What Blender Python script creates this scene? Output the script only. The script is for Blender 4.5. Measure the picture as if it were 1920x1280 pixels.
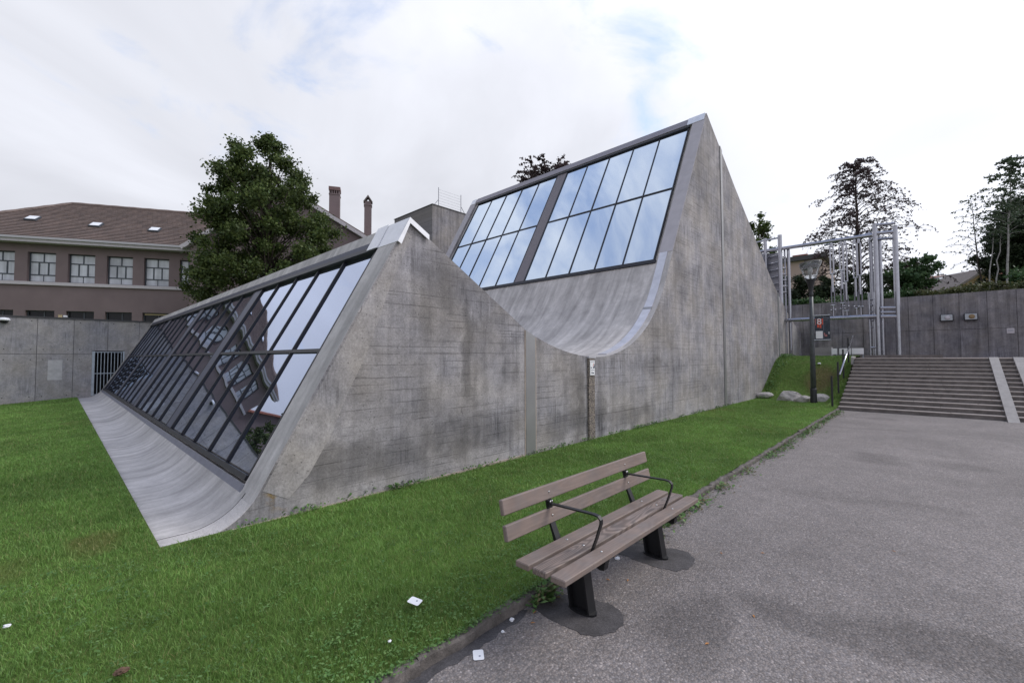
import bpy, bmesh, math, random
import numpy as np
from mathutils import Vector, Matrix

for o in list(bpy.data.objects): bpy.data.objects.remove(o, do_unlink=True)
scene = bpy.context.scene
COL = scene.collection
R = math.radians
random.seed(7)
RNG = np.random.default_rng(11)

# ------------------------------------------------------------------ camera
CAM_H = 2.0
CM = [[0.689522803, 0.024022085, 0.723865487],
      [-0.724257487, 0.027099805, 0.688996875],
      [-0.003065473, -0.999344055, 0.036084109]]      # columns: image right, image down, view
cd = bpy.data.cameras.new('camera'); cam = bpy.data.objects.new('camera', cd); COL.objects.link(cam)
rt = Vector([r[0] for r in CM]); up = -Vector([r[1] for r in CM]); bk = -Vector([r[2] for r in CM])
mw = Matrix((( rt.x, up.x, bk.x, 0), (rt.y, up.y, bk.y, 0), (rt.z, up.z, bk.z, CAM_H), (0, 0, 0, 1)))
cam.matrix_world = mw
cd.sensor_width = 36; cd.lens = 813.6/1920*36; cd.clip_start = .05; cd.clip_end = 2000
scene.camera = cam

# ------------------------------------------------------------------ world, sun, exposure
SUN_AZ, SUN_EL = R(-38), R(44)            # azimuth measured from +X towards +Y
w = bpy.data.worlds.new('World'); scene.world = w; w.use_nodes = True
nt = w.node_tree; nt.nodes.clear()
def wn(t, **k):
    n = nt.nodes.new(t)
    for a, b in k.items(): setattr(n, a, b)
    return n
def wl(a, b): nt.links.new(a, b)
out = wn('ShaderNodeOutputWorld'); bg = wn('ShaderNodeBackground'); bg.inputs[1].default_value = .1
sky = wn('ShaderNodeTexSky', sky_type='NISHITA', sun_disc=False, sun_elevation=SUN_EL,
         sun_rotation=R(90)-SUN_AZ, altitude=1000, air_density=1.0, dust_density=.6, ozone_density=1.6)
tc = wn('ShaderNodeTexCoord'); sep = wn('ShaderNodeSeparateXYZ'); wl(tc.outputs['Generated'], sep.inputs[0])
def wmath(op, a, b=None, c=None, clamp=False):
    n = wn('ShaderNodeMath', operation=op); n.use_clamp = clamp
    for i, v in enumerate((a, b, c)):
        if v is None: continue
        if isinstance(v, (int, float)): n.inputs[i].default_value = v
        else: wl(v, n.inputs[i])
    return n.outputs[0]
den = wmath('ADD', wmath('MAXIMUM', sep.outputs[2], 0.0), .22)
cx = wmath('DIVIDE', sep.outputs[0], den); cy = wmath('DIVIDE', sep.outputs[1], den)
comb = wn('ShaderNodeCombineXYZ'); wl(cx, comb.inputs[0]); wl(cy, comb.inputs[1]); comb.inputs[2].default_value = 3.1
n1 = wn('ShaderNodeTexNoise'); n1.inputs['Scale'].default_value = 3.0; n1.inputs['Detail'].default_value = 9
n1.inputs['Roughness'].default_value = .56; n1.inputs['Distortion'].default_value = .5; wl(comb.outputs[0], n1.inputs['Vector'])
n2 = wn('ShaderNodeTexNoise'); n2.inputs['Scale'].default_value = .95; n2.inputs['Detail'].default_value = 7
n2.inputs['Roughness'].default_value = .5; n2.inputs['Distortion'].default_value = .8; wl(comb.outputs[0], n2.inputs['Vector'])
# cover: broken overhead, closed towards the horizon (seen through more cloud)
cov = wmath('MULTIPLY_ADD', sep.outputs[2], -.62, .47)
m0 = wmath('ADD', n1.outputs[0], cov)
mr = wn('ShaderNodeMapRange', interpolation_type='SMOOTHSTEP'); wl(m0, mr.inputs[0])
mr.inputs[1].default_value = .36; mr.inputs[2].default_value = .62
mask = wmath('MULTIPLY_ADD', mr.outputs[0], .76, .24)
# cloud brightness: grey undersides and bright rims, brighter round the hidden sun
sd = (math.cos(SUN_EL)*math.cos(SUN_AZ), math.cos(SUN_EL)*math.sin(SUN_AZ), math.sin(SUN_EL))
dot = wn('ShaderNodeVectorMath', operation='DOT_PRODUCT'); wl(tc.outputs['Generated'], dot.inputs[0]); dot.inputs[1].default_value = sd
glow = wmath('POWER', wmath('MULTIPLY_ADD', dot.outputs['Value'], .5, .5, True), 2.2)
bri = wmath('MULTIPLY_ADD', glow, 3.5, wmath('MULTIPLY_ADD', n2.outputs[0], 5.6, 2.3))
cc = wn('ShaderNodeVectorMath', operation='SCALE'); cc.inputs[0].default_value = (.945, .967, 1.055); wl(bri, cc.inputs['Scale'])
sk = wn('ShaderNodeVectorMath', operation='SCALE'); wl(sky.outputs[0], sk.inputs[0]); sk.inputs['Scale'].default_value = 2.2
mix = wn('ShaderNodeMix', data_type='RGBA'); wl(mask, mix.inputs[0]); wl(sk.outputs[0], mix.inputs[6]); wl(cc.outputs[0], mix.inputs[7])
wl(mix.outputs[2], bg.inputs[0]); wl(bg.outputs[0], out.inputs[0])

sl = bpy.data.lights.new('sun', 'SUN'); sun = bpy.data.objects.new('sun', sl); COL.objects.link(sun)
sl.energy = 1.5; sl.angle = R(25); sl.color = (1, .96, .9)
sun.rotation_euler = Vector(sd).to_track_quat('Z', 'Y').to_euler(); sun.location = (10, -20, 40)
vs = scene.view_settings; vs.view_transform = 'Standard'; vs.look = 'None'; vs.exposure = 0.5; vs.gamma = 1
vs.use_curve_mapping = False

# ------------------------------------------------------------------ material helpers
class MT:
    def __init__(s, name):
        s.m = bpy.data.materials.new(name); s.m.use_nodes = True; s.t = s.m.node_tree
        s.b = s.t.nodes['Principled BSDF']; s._pos = None
    def n(s, t, **k):
        x = s.t.nodes.new(t)
        for a, b in k.items(): setattr(x, a, b)
        return x
    def l(s, a, b): s.t.links.new(a, b)
    def set(s, a, v):
        i = s.b.inputs[a]
        if hasattr(v, 'is_output'): s.l(v, i)
        else: i.default_value = (*v, 1) if isinstance(v, tuple) and len(v) == 3 else v
        return s
    @property
    def pos(s):
        if s._pos is None: s._pos = s.n('ShaderNodeNewGeometry').outputs['Position']
        return s._pos
    def island(s): return s.n('ShaderNodeNewGeometry').outputs['Random Per Island']
    def vec(s, scale=(1, 1, 1), rot=(0, 0, 0), src=None):
        m = s.n('ShaderNodeMapping'); m.inputs['Scale'].default_value = scale; m.inputs['Rotation'].default_value = rot
        s.l(src or s.pos, m.inputs[0]); return m.outputs[0]
    def noise(s, scale, detail=4, rough=.55, vec=None, dist=0):
        x = s.n('ShaderNodeTexNoise'); x.inputs['Scale'].default_value = scale; x.inputs['Detail'].default_value = detail
        x.inputs['Roughness'].default_value = rough; x.inputs['Distortion'].default_value = dist
        s.l(vec or s.pos, x.inputs['Vector']); return x.outputs[0]
    def voro(s, scale, vec=None, feature='F1', outp='Distance', rand=1):
        x = s.n('ShaderNodeTexVoronoi', feature=feature); x.inputs['Scale'].default_value = scale
        x.inputs['Randomness'].default_value = rand
        s.l(vec or s.pos, x.inputs['Vector']); return x.outputs[outp]
    def ramp(s, f, a, b, lo=0., hi=1., smooth=False):
        x = s.n('ShaderNodeMapRange', interpolation_type='SMOOTHSTEP' if smooth else 'LINEAR')
        s.l(f, x.inputs[0])
        for i, v in zip((1, 2, 3, 4), (a, b, lo, hi)): x.inputs[i].default_value = v
        return x.outputs[0]
    def math(s, op, a, b=None, clamp=False):
        x = s.n('ShaderNodeMath', operation=op); x.use_clamp = clamp
        for i, v in enumerate((a, b)):
            if v is None: continue
            if isinstance(v, (int, float)): x.inputs[i].default_value = v
            else: s.l(v, x.inputs[i])
        return x.outputs[0]
    def mix(s, f, a, b, blend='MIX'):
        x = s.n('ShaderNodeMix', data_type='RGBA', blend_type=blend)
        for i, v in ((0, f), (6, a), (7, b)):
            if hasattr(v, 'is_output'): s.l(v, x.inputs[i])
            else: x.inputs[i].default_value = v if i == 0 else (*v, 1)
        return x.outputs[2]
    def mul(s, c, f):       # scale a colour by a grey factor
        x = s.n('ShaderNodeVectorMath', operation='SCALE')
        if hasattr(c, 'is_output'): s.l(c, x.inputs[0])
        else: x.inputs[0].default_value = c
        s.l(f, x.inputs['Scale']); return x.outputs[0]
    def blob(s, P2, c, r, warp=.5, scale=1.2, soft=.6):
        # stain with an irregular outline: warped distance to a centre
        nz = s.n('ShaderNodeTexNoise'); nz.inputs['Scale'].default_value = scale; nz.inputs['Detail'].default_value = 5; s.l(P2, nz.inputs['Vector'])
        a = s.n('ShaderNodeVectorMath', operation='MULTIPLY_ADD'); s.l(nz.outputs['Color'], a.inputs[0]); a.inputs[1].default_value = (warp, warp, 0); s.l(P2, a.inputs[2])
        b = s.n('ShaderNodeVectorMath', operation='SUBTRACT'); s.l(a.outputs[0], b.inputs[0]); b.inputs[1].default_value = (c[0]+warp*.5, c[1]+warp*.5, 0)
        d = s.n('ShaderNodeVectorMath', operation='MULTIPLY'); s.l(b.outputs[0], d.inputs[0]); d.inputs[1].default_value = (1/r[0], 1/r[1], 0)
        L = s.n('ShaderNodeVectorMath', operation='LENGTH'); s.l(d.outputs[0], L.inputs[0])
        return s.ramp(L.outputs['Value'], 1-soft, 1, 1, 0, True)
    def bump(s, h, strength=.3, dist=.01):
        x = s.n('ShaderNodeBump'); x.inputs['Strength'].default_value = strength; x.inputs['Distance'].default_value = dist
        s.l(h, x.inputs['Height']); s.l(x.outputs[0], s.b.inputs['Normal']); return s
def simple(name, col, rough=.6, metal=0, spec=.5, var=0, vscale=6):
    t = MT(name); t.set('Roughness', rough).set('Metallic', metal).set('Specular IOR Level', spec)
    if var: t.set('Base Color', t.mul(col, t.ramp(t.noise(vscale, 6), .3, .7, 1-var, 1+var)))
    else: t.set('Base Color', col)
    return t.m
M = {}
def concrete(name, axes, base=(.358, .330, .320), boards=True, streak=.22, blotch=.3, stains=()):
    t = MT(name)
    sx = t.n('ShaderNodeSeparateXYZ'); t.l(t.pos, sx.inputs[0])
    cb = t.n('ShaderNodeCombineXYZ')
    for i, a in enumerate(axes[:2]): t.l(sx.outputs['XYZ'.index(a)], cb.inputs[i])
    P2 = cb.outputs[0]
    f = t.ramp(t.noise(.55, 6, .62, P2, .6), .3, .7, 1-blotch, 1+blotch*.7)
    f = t.math('MULTIPLY', f, t.ramp(t.noise(2.3, 7, .7, P2, .3), .3, .7, .78, 1.16))
    f = t.math('MULTIPLY', f, t.ramp(t.noise(9, 6, .7, P2), .3, .7, .86, 1.12))
    st = t.noise(1.0, 6, .65, t.vec((4.5, .22, 1), src=P2), .3)
    f = t.math('MULTIPLY', f, t.ramp(st, .38, .68, 1+streak*.45, 1-streak))
    st2 = t.noise(1.0, 5, .65, t.vec((15, .9, 1), src=P2), .4); smask = t.ramp(t.noise(.9, 5, .6, P2), .5, .66)
    f = t.math('MULTIPLY', f, t.math('SUBTRACT', 1, t.math('MULTIPLY', t.ramp(st2, .46, .66, 0, .58), smask)))
    f = t.math('MULTIPLY', f, t.ramp(t.noise(30, 6, .85), .30, .70, .64, 1.28))
    pits = t.ramp(t.voro(13), .07, .17, .0, 1); pm = t.ramp(t.noise(2.0, 5, .6), .43, .58)
    pitf = t.math('SUBTRACT', 1, t.math('MULTIPLY', t.math('SUBTRACT', 1, pits), pm))
    f = t.math('MULTIPLY', f, t.ramp(pitf, 0, 1, .5, 1))
    pale = t.ramp(t.voro(23), .04, .10, 1, 0); f = t.math('ADD', f, t.math('MULTIPLY', t.math('MULTIPLY', pale, t.ramp(t.noise(4), .5, .6)), .3))
    h = t.math('MULTIPLY', t.noise(60, 5, .7), .25)
    h = t.math('ADD', h, t.math('MULTIPLY', pitf, .5))
    if boards:
        wv = t.n('ShaderNodeTexNoise'); wv.inputs['Scale'].default_value = 1.6; wv.inputs['Detail'].default_value = 3; t.l(P2, wv.inputs['Vector'])
        w3 = t.n('ShaderNodeVectorMath', operation='MULTIPLY_ADD'); t.l(wv.outputs['Color'], w3.inputs[0]); w3.inputs[1].default_value = (.6, .035, 0); t.l(P2, w3.inputs[2])
        fac = None
        for bw_, rh, off, lo, hi in ((5.3, .19, .37, .42, .62), (2.9, .115, .61, .50, .66)):
            br = t.n('ShaderNodeTexBrick'); t.l(w3.outputs[0], br.inputs[0]); br.offset = off; br.squash = 1.4; br.squash_frequency = 3
            for k, v in (('Scale', 1), ('Mortar Size', .010), ('Mortar Smooth', .6), ('Brick Width', bw_), ('Row Height', rh), ('Bias', 0)): br.inputs[k].default_value = v
            br.inputs['Color1'].default_value = (1, 1, 1, 1); br.inputs['Color2'].default_value = (.95, .95, .95, 1); br.inputs['Mortar'].default_value = (.60, .60, .60, 1)
            bm_ = t.ramp(t.noise(1.0, 2, .5, t.vec((.55+off, 2.6, 1), src=P2)), lo, hi)
            bf = t.math('ADD', t.math('MULTIPLY', t.math('SUBTRACT', br.outputs[0], 1), bm_), 1)
            fac = bf if fac is None else t.math('MULTIPLY', fac, bf)
        f = t.math('MULTIPLY', f, fac); h = t.math('ADD', h, t.math('MULTIPLY', fac, .6))
    for (cx_, cz_, rx_, rz_, k_) in stains:
        f = t.math('MULTIPLY', f, t.ramp(t.blob(P2, (cx_, cz_), (rx_, rz_), .9, 2.2), 0, 1, 1, k_))
    warm = t.mix(t.ramp(t.noise(.9, 4, .5, P2), .35, .65), base, (base[0]*.92, base[1]*.96, base[2]*1.07))
    if stains:       # ochre lichen at the foot of the near corner
        lich = t.math('MULTIPLY', t.blob(P2, (1.98, .27), (.20, .26), .25, 5), t.ramp(t.noise(7, 5), .42, .56))
        warm = t.mix(t.math('MULTIPLY', lich, .75), warm, (.33, .21, .05))
    t.set('Base Color', t.mul(warm, f)).set('Roughness', .88).set('Specular IOR Level', .25)
    t.bump(h, .5, .012)
    return t.m
STAINS = ((3.0, 0.5, 1.6, 0.45, 0.613), (5.3, 0.62, 1.8, 0.48, 0.597), (7.9, 0.5, 1.1, 0.5, 0.637), (10.6, 0.42, 2.2, 0.4, 0.662), (4.45, 3.0, 0.8, 1.15, 0.678), (5.1, 2.2, 0.22, 1.3, 0.678), (6.2, 1.9, 0.3, 0.7, 0.758), (8.4, 1.4, 0.4, 0.9, 0.791), (9.42, 0.8, 0.28, 1.1, 0.662), (8.6, 0.8, 0.28, 1.1, 0.662), (12.5, 1.7, 1.8, 0.35, 0.823), (15.5, 0.9, 1.6, 0.5, 0.806), (21.5, 0.7, 0.8, 0.6, 0.743), (27.2, 2.6, 0.7, 0.8, 0.693), (16.9, 9.0, 1.2, 2.2, 0.774), (14.6, 4.6, 0.8, 1.6, 0.854))
M['concrete'] = concrete('board_marked_concrete', 'XZY', stains=STAINS)
M['concrete_y'] = concrete('shaded_panel_concrete_y', 'YZX', base=(.245, .225, .225), boards=False, streak=.35, blotch=.34)  # darker base carries the backlit shade of the back wall
M['concrete_x'] = concrete('panel_concrete_x', 'XZY', base=(.36, .335, .325), boards=False, streak=.12, blotch=.14)
def gutter_mat():
    t = MT('streaked_roof_concrete')
    sx = t.n('ShaderNodeSeparateXYZ'); t.l(t.pos, sx.inputs[0])
    st = t.noise(1, 6, .62, t.vec((.30, 2.6, .30)), .9)
    st2 = t.noise(1, 5, .6, t.vec((.6, 9, .6)), .4)
    f = t.ramp(st, .34, .66, .72, 1.14)
    f = t.math('MULTIPLY', f, t.ramp(st2, .32, .7, .93, 1.06))
    f = t.math('MULTIPLY', f, t.ramp(t.noise(.9, 6, .65, dist=.8), .3, .7, .78, 1.15))
    f = t.math('MULTIPLY', f, t.ramp(t.noise(5, 6, .7), .3, .7, .9, 1.1))
    f = t.math('MULTIPLY', f, t.ramp(t.noise(30, 5, .7), .25, .75, .9, 1.1))
    t.set('Base Color', t.mul((.485, .458, .448), f)).set('Roughness', .8).set('Specular IOR Level', .3)
    t.bump(t.noise(45, 5, .7), .3, .01); return t.m
M['gutter'] = gutter_mat()
M['cladding'] = simple('grey_render_cladding', (.42, .395, .42), .75, var=.08, vscale=3)
M['flashing'] = simple('weathered_zinc_flashing', (.62, .61, .65), .42, .55, var=.12, vscale=4)
M['cap'] = simple('bright_aluminium_cap', (.72, .72, .75), .38, .6, var=.06)
M['trim'] = simple('violet_grey_metal_trim', (.26, .24, .27), .45, .35, var=.06)
M['mullion'] = simple('dark_anodised_mullion', (.022, .022, .028), .45, 0, .35)
M['wide_mullion'] = simple('slate_blue_metal_cover', (.075, .08, .12), .45, .2, var=.1)
M['sill'] = simple('lead_grey_sill', (.20, .20, .245), .5, .3, var=.12)
M['spandrel'] = simple('mauve_metal_spandrel', (.17, .15, .165), .45, .3, var=.06)
M['strip'] = simple('grey_metal_joint_cover', (.33, .325, .33), .45, .6, var=.08, vscale=2)
M['strip_dark'] = simple('dull_grey_metal_joint_cover', (.24, .25, .255), .5, .5, var=.1, vscale=2)
def glass_mat(name, refl, dark, fac0, wave):
    t = MT(name); g = t.n('ShaderNodeBsdfGlossy'); g.inputs['Color'].default_value = (*refl, 1); g.inputs['Roughness'].default_value = .008
    t.set('Base Color', dark).set('Roughness', .05).set('Specular IOR Level', .3)
    fr = t.n('ShaderNodeLayerWeight'); fr.inputs['Blend'].default_value = .5
    f = t.ramp(fr.outputs['Facing'], .3, 1, fac0, .94)
    mx = t.n('ShaderNodeMixShader'); t.l(f, mx.inputs[0]); t.l(t.b.outputs[0], mx.inputs[1]); t.l(g.outputs[0], mx.inputs[2])
    o = t.t.nodes['Material Output']; t.l(mx.outputs[0], o.inputs[0])
    # panes are never perfectly flat: long soft waves bend the reflections
    bp = t.n('ShaderNodeBump'); bp.inputs['Strength'].default_value = 1; bp.inputs['Distance'].default_value = wave
    rnd = t.n('ShaderNodeObjectInfo'); sc = t.n('ShaderNodeVectorMath', operation='MULTIPLY_ADD')
    t.l(rnd.outputs['Random'], sc.inputs[0]); sc.inputs[1].default_value = (9, 5, 7); t.l(t.vec((.7, 1.3, .7)), sc.inputs[2])
    t.l(t.noise(.75, 0, .4, sc.outputs[0]), bp.inputs['Height'])
    t.l(bp.outputs[0], g.inputs['Normal']); return t.m
M['glass_low'] = glass_mat('dark_reflective_glass', (.66, .74, .94), (.012, .014, .02), .40, .004)
M['glass_high'] = glass_mat('blue_mirror_glass', (.78, .88, .99), (.02, .03, .05), .84, .004)
M['glass_dark'] = simple('dark_window_glass', (.012, .013, .016), .12, 0, .25)
M['glass_window'] = glass_mat('house_window_glass', (.75, .8, .9), (.03, .035, .04), .25, .006)

def asphalt():
    t = MT('gravelly_asphalt')
    c = t.voro(70, outp='Color'); d = t.voro(70, outp='Distance')
    sx = t.n('ShaderNodeSeparateColor'); t.l(c, sx.inputs[0])
    f = t.ramp(sx.outputs[0], 0, 1, .66, 1.22)
    bright = t.ramp(sx.outputs[1], .92, .98, 1, 1.5); f = t.math('MULTIPLY', f, bright)
    f = t.math('MULTIPLY', f, t.ramp(d, .2, .75, 1.06, .70))
    f = t.math('MULTIPLY', f, t.ramp(t.noise(.45, 5, .6, dist=.6), .32, .68, .84, 1.12))
    f = t.math('MULTIPLY', f, t.ramp(t.noise(3.5, 5, .6), .3, .7, .92, 1.08))
    # damp stains with soft outlines
    f = t.math('MULTIPLY', f, t.ramp(t.noise(.34, 4, .5, t.vec((1.0, .55, 1), (0, 0, .5)), .3), .62, .70, 1, .80, True))
    for (a, b, r1, r2, k_) in ((3.45, 1.35, .75, .34, .70), (4.15, .75, .35, .8, .70), (4.45, -.15, .4, .7, .68), (11.6, .75, .9, .6, .74), (11.8, -.4, .5, .8, .78), (18.9, 1.1, .6, .5, .76), (5.6, 1.0, .7, .3, .88)):
        f = t.math('MULTIPLY', f, t.ramp(t.blob(t.pos, (a, b), (r1, r2), .7, 2.0), 0, 1, 1, k_))
    col = t.mix(t.ramp(sx.outputs[2], 0, 1), (.250, .215, .200), (.212, .196, .198))
    t.set('Base Color', t.mul(col, f)).set('Roughness', .85).set('Specular IOR Level', .3)
    t.bump(t.math('SUBTRACT', 1, d), .7, .007); return t.m
M['asphalt'] = asphalt()
def dark_asphalt():
    t = MT('fresh_dark_asphalt')
    c = t.voro(110, outp='Color'); sx = t.n('ShaderNodeSeparateColor'); t.l(c, sx.inputs[0])
    f = t.math('MULTIPLY', t.ramp(sx.outputs[0], 0, 1, .7, 1.3), t.ramp(t.noise(5, 5, .65), .35, .75, .75, 1.5))
    t.set('Base Color', t.mul((.06, .055, .058), f)).set('Roughness', .75); t.bump(t.noise(90, 3), .5, .006); return t.m
M['asphalt_dark'] = dark_asphalt()
def stone(name, base, var=.3, sc=4):
    t = MT(name)
    f = t.math('MULTIPLY', t.ramp(t.noise(sc, 7, .65, dist=.4), .28, .72, 1-var, 1+var), t.ramp(t.noise(70, 4, .7), .25, .75, .8, 1.2))
    t.set('Base Color', t.mul(base, f)).set('Roughness', .9).set('Specular IOR Level', .2)
    t.bump(t.noise(sc*5, 7, .7), .6, .02); return t.m
M['kerb'] = stone('weathered_kerb_granite', (.135, .12, .112), .5, 7)
M['step'] = stone('dark_step_granite', (.168, .150, .144), .35, 3)
M['step_top'] = stone('pale_step_tread', (.33, .29, .27), .2, 4)  # treads set paler than the risers
M['ramp_stone'] = stone('pale_ramp_concrete', (.33, .31, .30), .15, 3)
M['rock'] = stone('pale_limestone', (.40, .375, .36), .4, 5)
M['plinth'] = stone('plinth_sandstone', (.36, .30, .26), .2, 5)
M['paver'] = stone('pinkish_paving', (.30, .25, .235), .2, 3)
def aggregate():
    t = MT('exposed_aggregate'); c = t.voro(42, outp='Color'); d = t.voro(42)
    sx = t.n('ShaderNodeSeparateColor'); t.l(c, sx.inputs[0])
    col = t.mix(sx.outputs[0], (.36, .30, .25), (.14, .12, .12))
    t.set('Base Color', t.mul(col, t.ramp(d, .25, .7, 1.1, .45))).set('Roughness', .8); t.bump(t.math('SUBTRACT', 1, d), .9, .012); return t.m
M['aggregate'] = aggregate()
def wood():
    t = MT('weathered_brown_larch')
    g = t.noise(1, 5, .6, t.vec((1.0, 55, 55)), .6)
    f = t.math('MULTIPLY', t.ramp(g, .35, .68, 1.05, .90), t.ramp(t.noise(2.6, 5), .3, .7, .88, 1.12))
    wv = t.math('SINE', t.math('MULTIPLY', t.noise(1, 1, .4, t.vec((1.1, 6.5, 6.5)), .2), 85))
    sx = t.n('ShaderNodeSeparateXYZ'); t.l(t.pos, sx.inputs[0])
    midm = t.math('MULTIPLY', t.ramp(sx.outputs[1], 1.99, 2.02), t.ramp(sx.outputs[1], 2.15, 2.18, 1, 0))   # the middle seat plank is a flat-sawn board with bold figure
    fig = t.ramp(wv, -1, 1, .70, 1.12)
    f = t.math('MULTIPLY', f, t.math('ADD', t.math('MULTIPLY', t.math('SUBTRACT', fig, 1), t.ramp(midm, 0, 1, .25, 1.25)), 1))
    col = t.mix(t.ramp(t.noise(7, 4), .4, .7), (.218, .168, .146), (.195, .162, .150))
    t.set('Base Color', t.mul(col, f)).set('Roughness', .65).set('Specular IOR Level', .3); t.bump(g, .2, .003); return t.m
M['wood'] = wood()
M['black'] = simple('black_powder_coat', (.012, .012, .014), .4, 0, .4)
M['bolt'] = simple('bolt_steel', (.6, .6, .6), .3, 1)
M['steel'] = simple('brushed_stainless_steel', (.36, .36, .40), .22, .95, var=.1)
M['steel_dull'] = simple('dull_stainless_steel', (.22, .22, .25), .45, .8, var=.1)
M['white'] = simple('white_paint', (.78, .78, .80), .55)
M['paper'] = simple('white_paper', (.74, .74, .77), .7)
M['ink'] = simple('navy_ink', (.03, .04, .09), .6)
M['ink_grey'] = simple('grey_ink', (.25, .26, .32), .6)
M['red'] = simple('orange_red_print', (.62, .09, .05), .6)
M['pink'] = simple('dusty_pink_print', (.38, .15, .15), .6)
M['poster'] = simple('slate_blue_poster', (.028, .038, .055), .5, var=.4, vscale=14)
M['pole'] = simple('grey_green_lamp_paint', (.085, .092, .10), .5, .2, var=.2, vscale=5)
M['pole_base'] = simple('black_pole_base', (.02, .02, .024), .5)
M['render'] = simple('mauve_brown_render', (.20, .155, .158), .9, 0, .2, var=.07, vscale=1.2)
M['fascia'] = simple('pale_painted_wood', (.50, .465, .49), .7, var=.06)
M['win_frame'] = simple('grey_blue_window_frame', (.058, .068, .085), .5)
M['curtain'] = simple('pale_curtain', (.55, .57, .60), .9, var=.1, vscale=2)
M['dark'] = simple('dark_interior', (.012, .012, .014), .9)
M['coping'] = simple('dark_metal_coping', (.06, .058, .062), .5, .4)
def tile_mat(name, a, b):
    t = MT(name); i = t.island()
    c = t.mix(i, a, b); f = t.math('MULTIPLY', t.ramp(t.noise(1.1, 4), .3, .7, .85, 1.15), t.ramp(t.noise(9, 4), .3, .7, .85, 1.15))
    t.set('Base Color', t.mul(c, f)).set('Roughness', .85); return t.m
M['tile'] = tile_mat('brown_clay_tile', (.20, .148, .130), (.155, .118, .108))
M['tile_orange'] = tile_mat('orange_clay_tile', (.33, .12, .075), (.26, .10, .07))
M['tile_grey'] = tile_mat('grey_brown_tile', (.12, .10, .098), (.15, .125, .115))
M['pinkish'] = simple('pale_pink_render', (.40, .30, .27), .9)
M['ochre'] = simple('ochre_boarding', (.24, .16, .08), .8)
M['galv'] = simple('galvanised_steel', (.36, .40, .45), .45, .7, var=.12)
M['skylight'] = simple('white_skylight_glass', (.75, .76, .8), .2)
M['leaf_orange'] = simple('dry_orange_leaf', (.38, .17, .05), .8)
M['clod'] = simple('brown_earth_clod', (.12, .07, .045), .95, var=.4, vscale=30)
M['yellow'] = simple('cream_plastic', (.5, .4, .22), .6)
def leaf_mat(name, a, b, trans=.25, rough=.55):
    t = MT(name); c = t.mix(t.island(), a, b)
    c = t.mul(c, t.ramp(t.noise(.9, 3), .3, .7, .65, 1.4))
    t.set('Base Color', c).set('Roughness', rough).set('Specular IOR Level', .25)
    tr = t.n('ShaderNodeBsdfTranslucent'); t.l(c, tr.inputs[0]); mx = t.n('ShaderNodeMixShader'); mx.inputs[0].default_value = trans
    t.l(t.b.outputs[0], mx.inputs[1]); t.l(tr.outputs[0], mx.inputs[2]); t.l(mx.outputs[0], t.t.nodes['Material Output'].inputs[0]); return t.m
M['leaf'] = leaf_mat('maple_leaf', (.038, .066, .020), (.100, .130, .036))
M['leaf_purple'] = leaf_mat('copper_beech_leaf', (.075, .045, .046), (.050, .040, .045))
M['leaf_dark'] = leaf_mat('dark_evergreen_leaf', (.022, .034, .018), (.036, .052, .024))
M['leaf_bush'] = leaf_mat('laurel_leaf', (.042, .085, .036), (.07, .12, .045))
M['leaf_brush'] = leaf_mat('bramble_leaf', (.06, .085, .03), (.11, .10, .05))
M['leaf_birch'] = leaf_mat('birch_leaf', (.055, .085, .05), (.08, .11, .06))
M['weed'] = leaf_mat('weed_leaf', (.07, .16, .04), (.14, .23, .075))
M['weed_dry'] = leaf_mat('dry_weed_leaf', (.10, .12, .05), (.16, .12, .06))
M['bark'] = stone('brown_bark', (.06, .048, .042), .3, 6)
M['bark_pale'] = stone('pale_birch_bark', (.34, .32, .32), .35, 5)
def grass_mat():
    t = MT('grass_blade'); i = t.island()
    c = t.mix(i, (.110, .232, .044), (.240, .380, .104))
    f = t.ramp(t.noise(.55, 5, .6, dist=.5), .3, .7, .74, 1.22); f = t.math('MULTIPLY', f, t.ramp(t.noise(2.8, 4), .3, .7, .84, 1.16)); c = t.mul(c, f)
    dry = t.math('MAXIMUM', t.ramp(t.noise(.42, 4, .6, dist=.8), .60, .74, 0, .5), t.math('MAXIMUM', t.math('MULTIPLY', t.blob(t.pos, (25.4, 3.7), (1.6, .8), .8, 1.5), .6), t.math('MAXIMUM', t.math('MULTIPLY', t.blob(t.pos, (.33, 6.55), (.32, .5), .35, 3), .62), t.math('MULTIPLY', t.blob(t.pos, (-.45, 6.3), (.5, .5), .5, 2.5), .4))))
    c = t.mix(dry, c, (.22, .19, .075)); c = t.mix(t.ramp(i, .93, .96, 0, .75), c, (.30, .26, .12))
    t.set('Base Color', c).set('Roughness', .5).set('Specular IOR Level', .3)
    tr = t.n('ShaderNodeBsdfTranslucent'); t.l(c, tr.inputs[0]); mx = t.n('ShaderNodeMixShader'); mx.inputs[0].default_value = .3
    t.l(t.b.outputs[0], mx.inputs[1]); t.l(tr.outputs[0], mx.inputs[2]); t.l(mx.outputs[0], t.t.nodes['Material Output'].inputs[0]); return t.m
M['grass'] = grass_mat()
def lawn_mat():
    t = MT('lawn_soil'); c = t.mix(t.ramp(t.noise(9, 6, .7), .35, .65), (.075, .115, .028), (.125, .185, .046))
    c = t.mul(c, t.ramp(t.noise(.55, 5, .6, dist=.5), .3, .7, .8, 1.2))
    bare = t.math('MAXIMUM', t.ramp(t.noise(.42, 4, .6, dist=.8), .60, .74, 0, .6), t.math('MULTIPLY', t.blob(t.pos, (25.4, 3.7), (1.6, .8), .8, 1.5), .85)); c = t.mix(bare, c, (.13, .10, .05))
    t.set('Base Color', c).set('Roughness', .95).set('Specular IOR Level', .1); t.bump(t.noise(60, 4), .8, .03); return t.m
M['lawn'] = lawn_mat()

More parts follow.
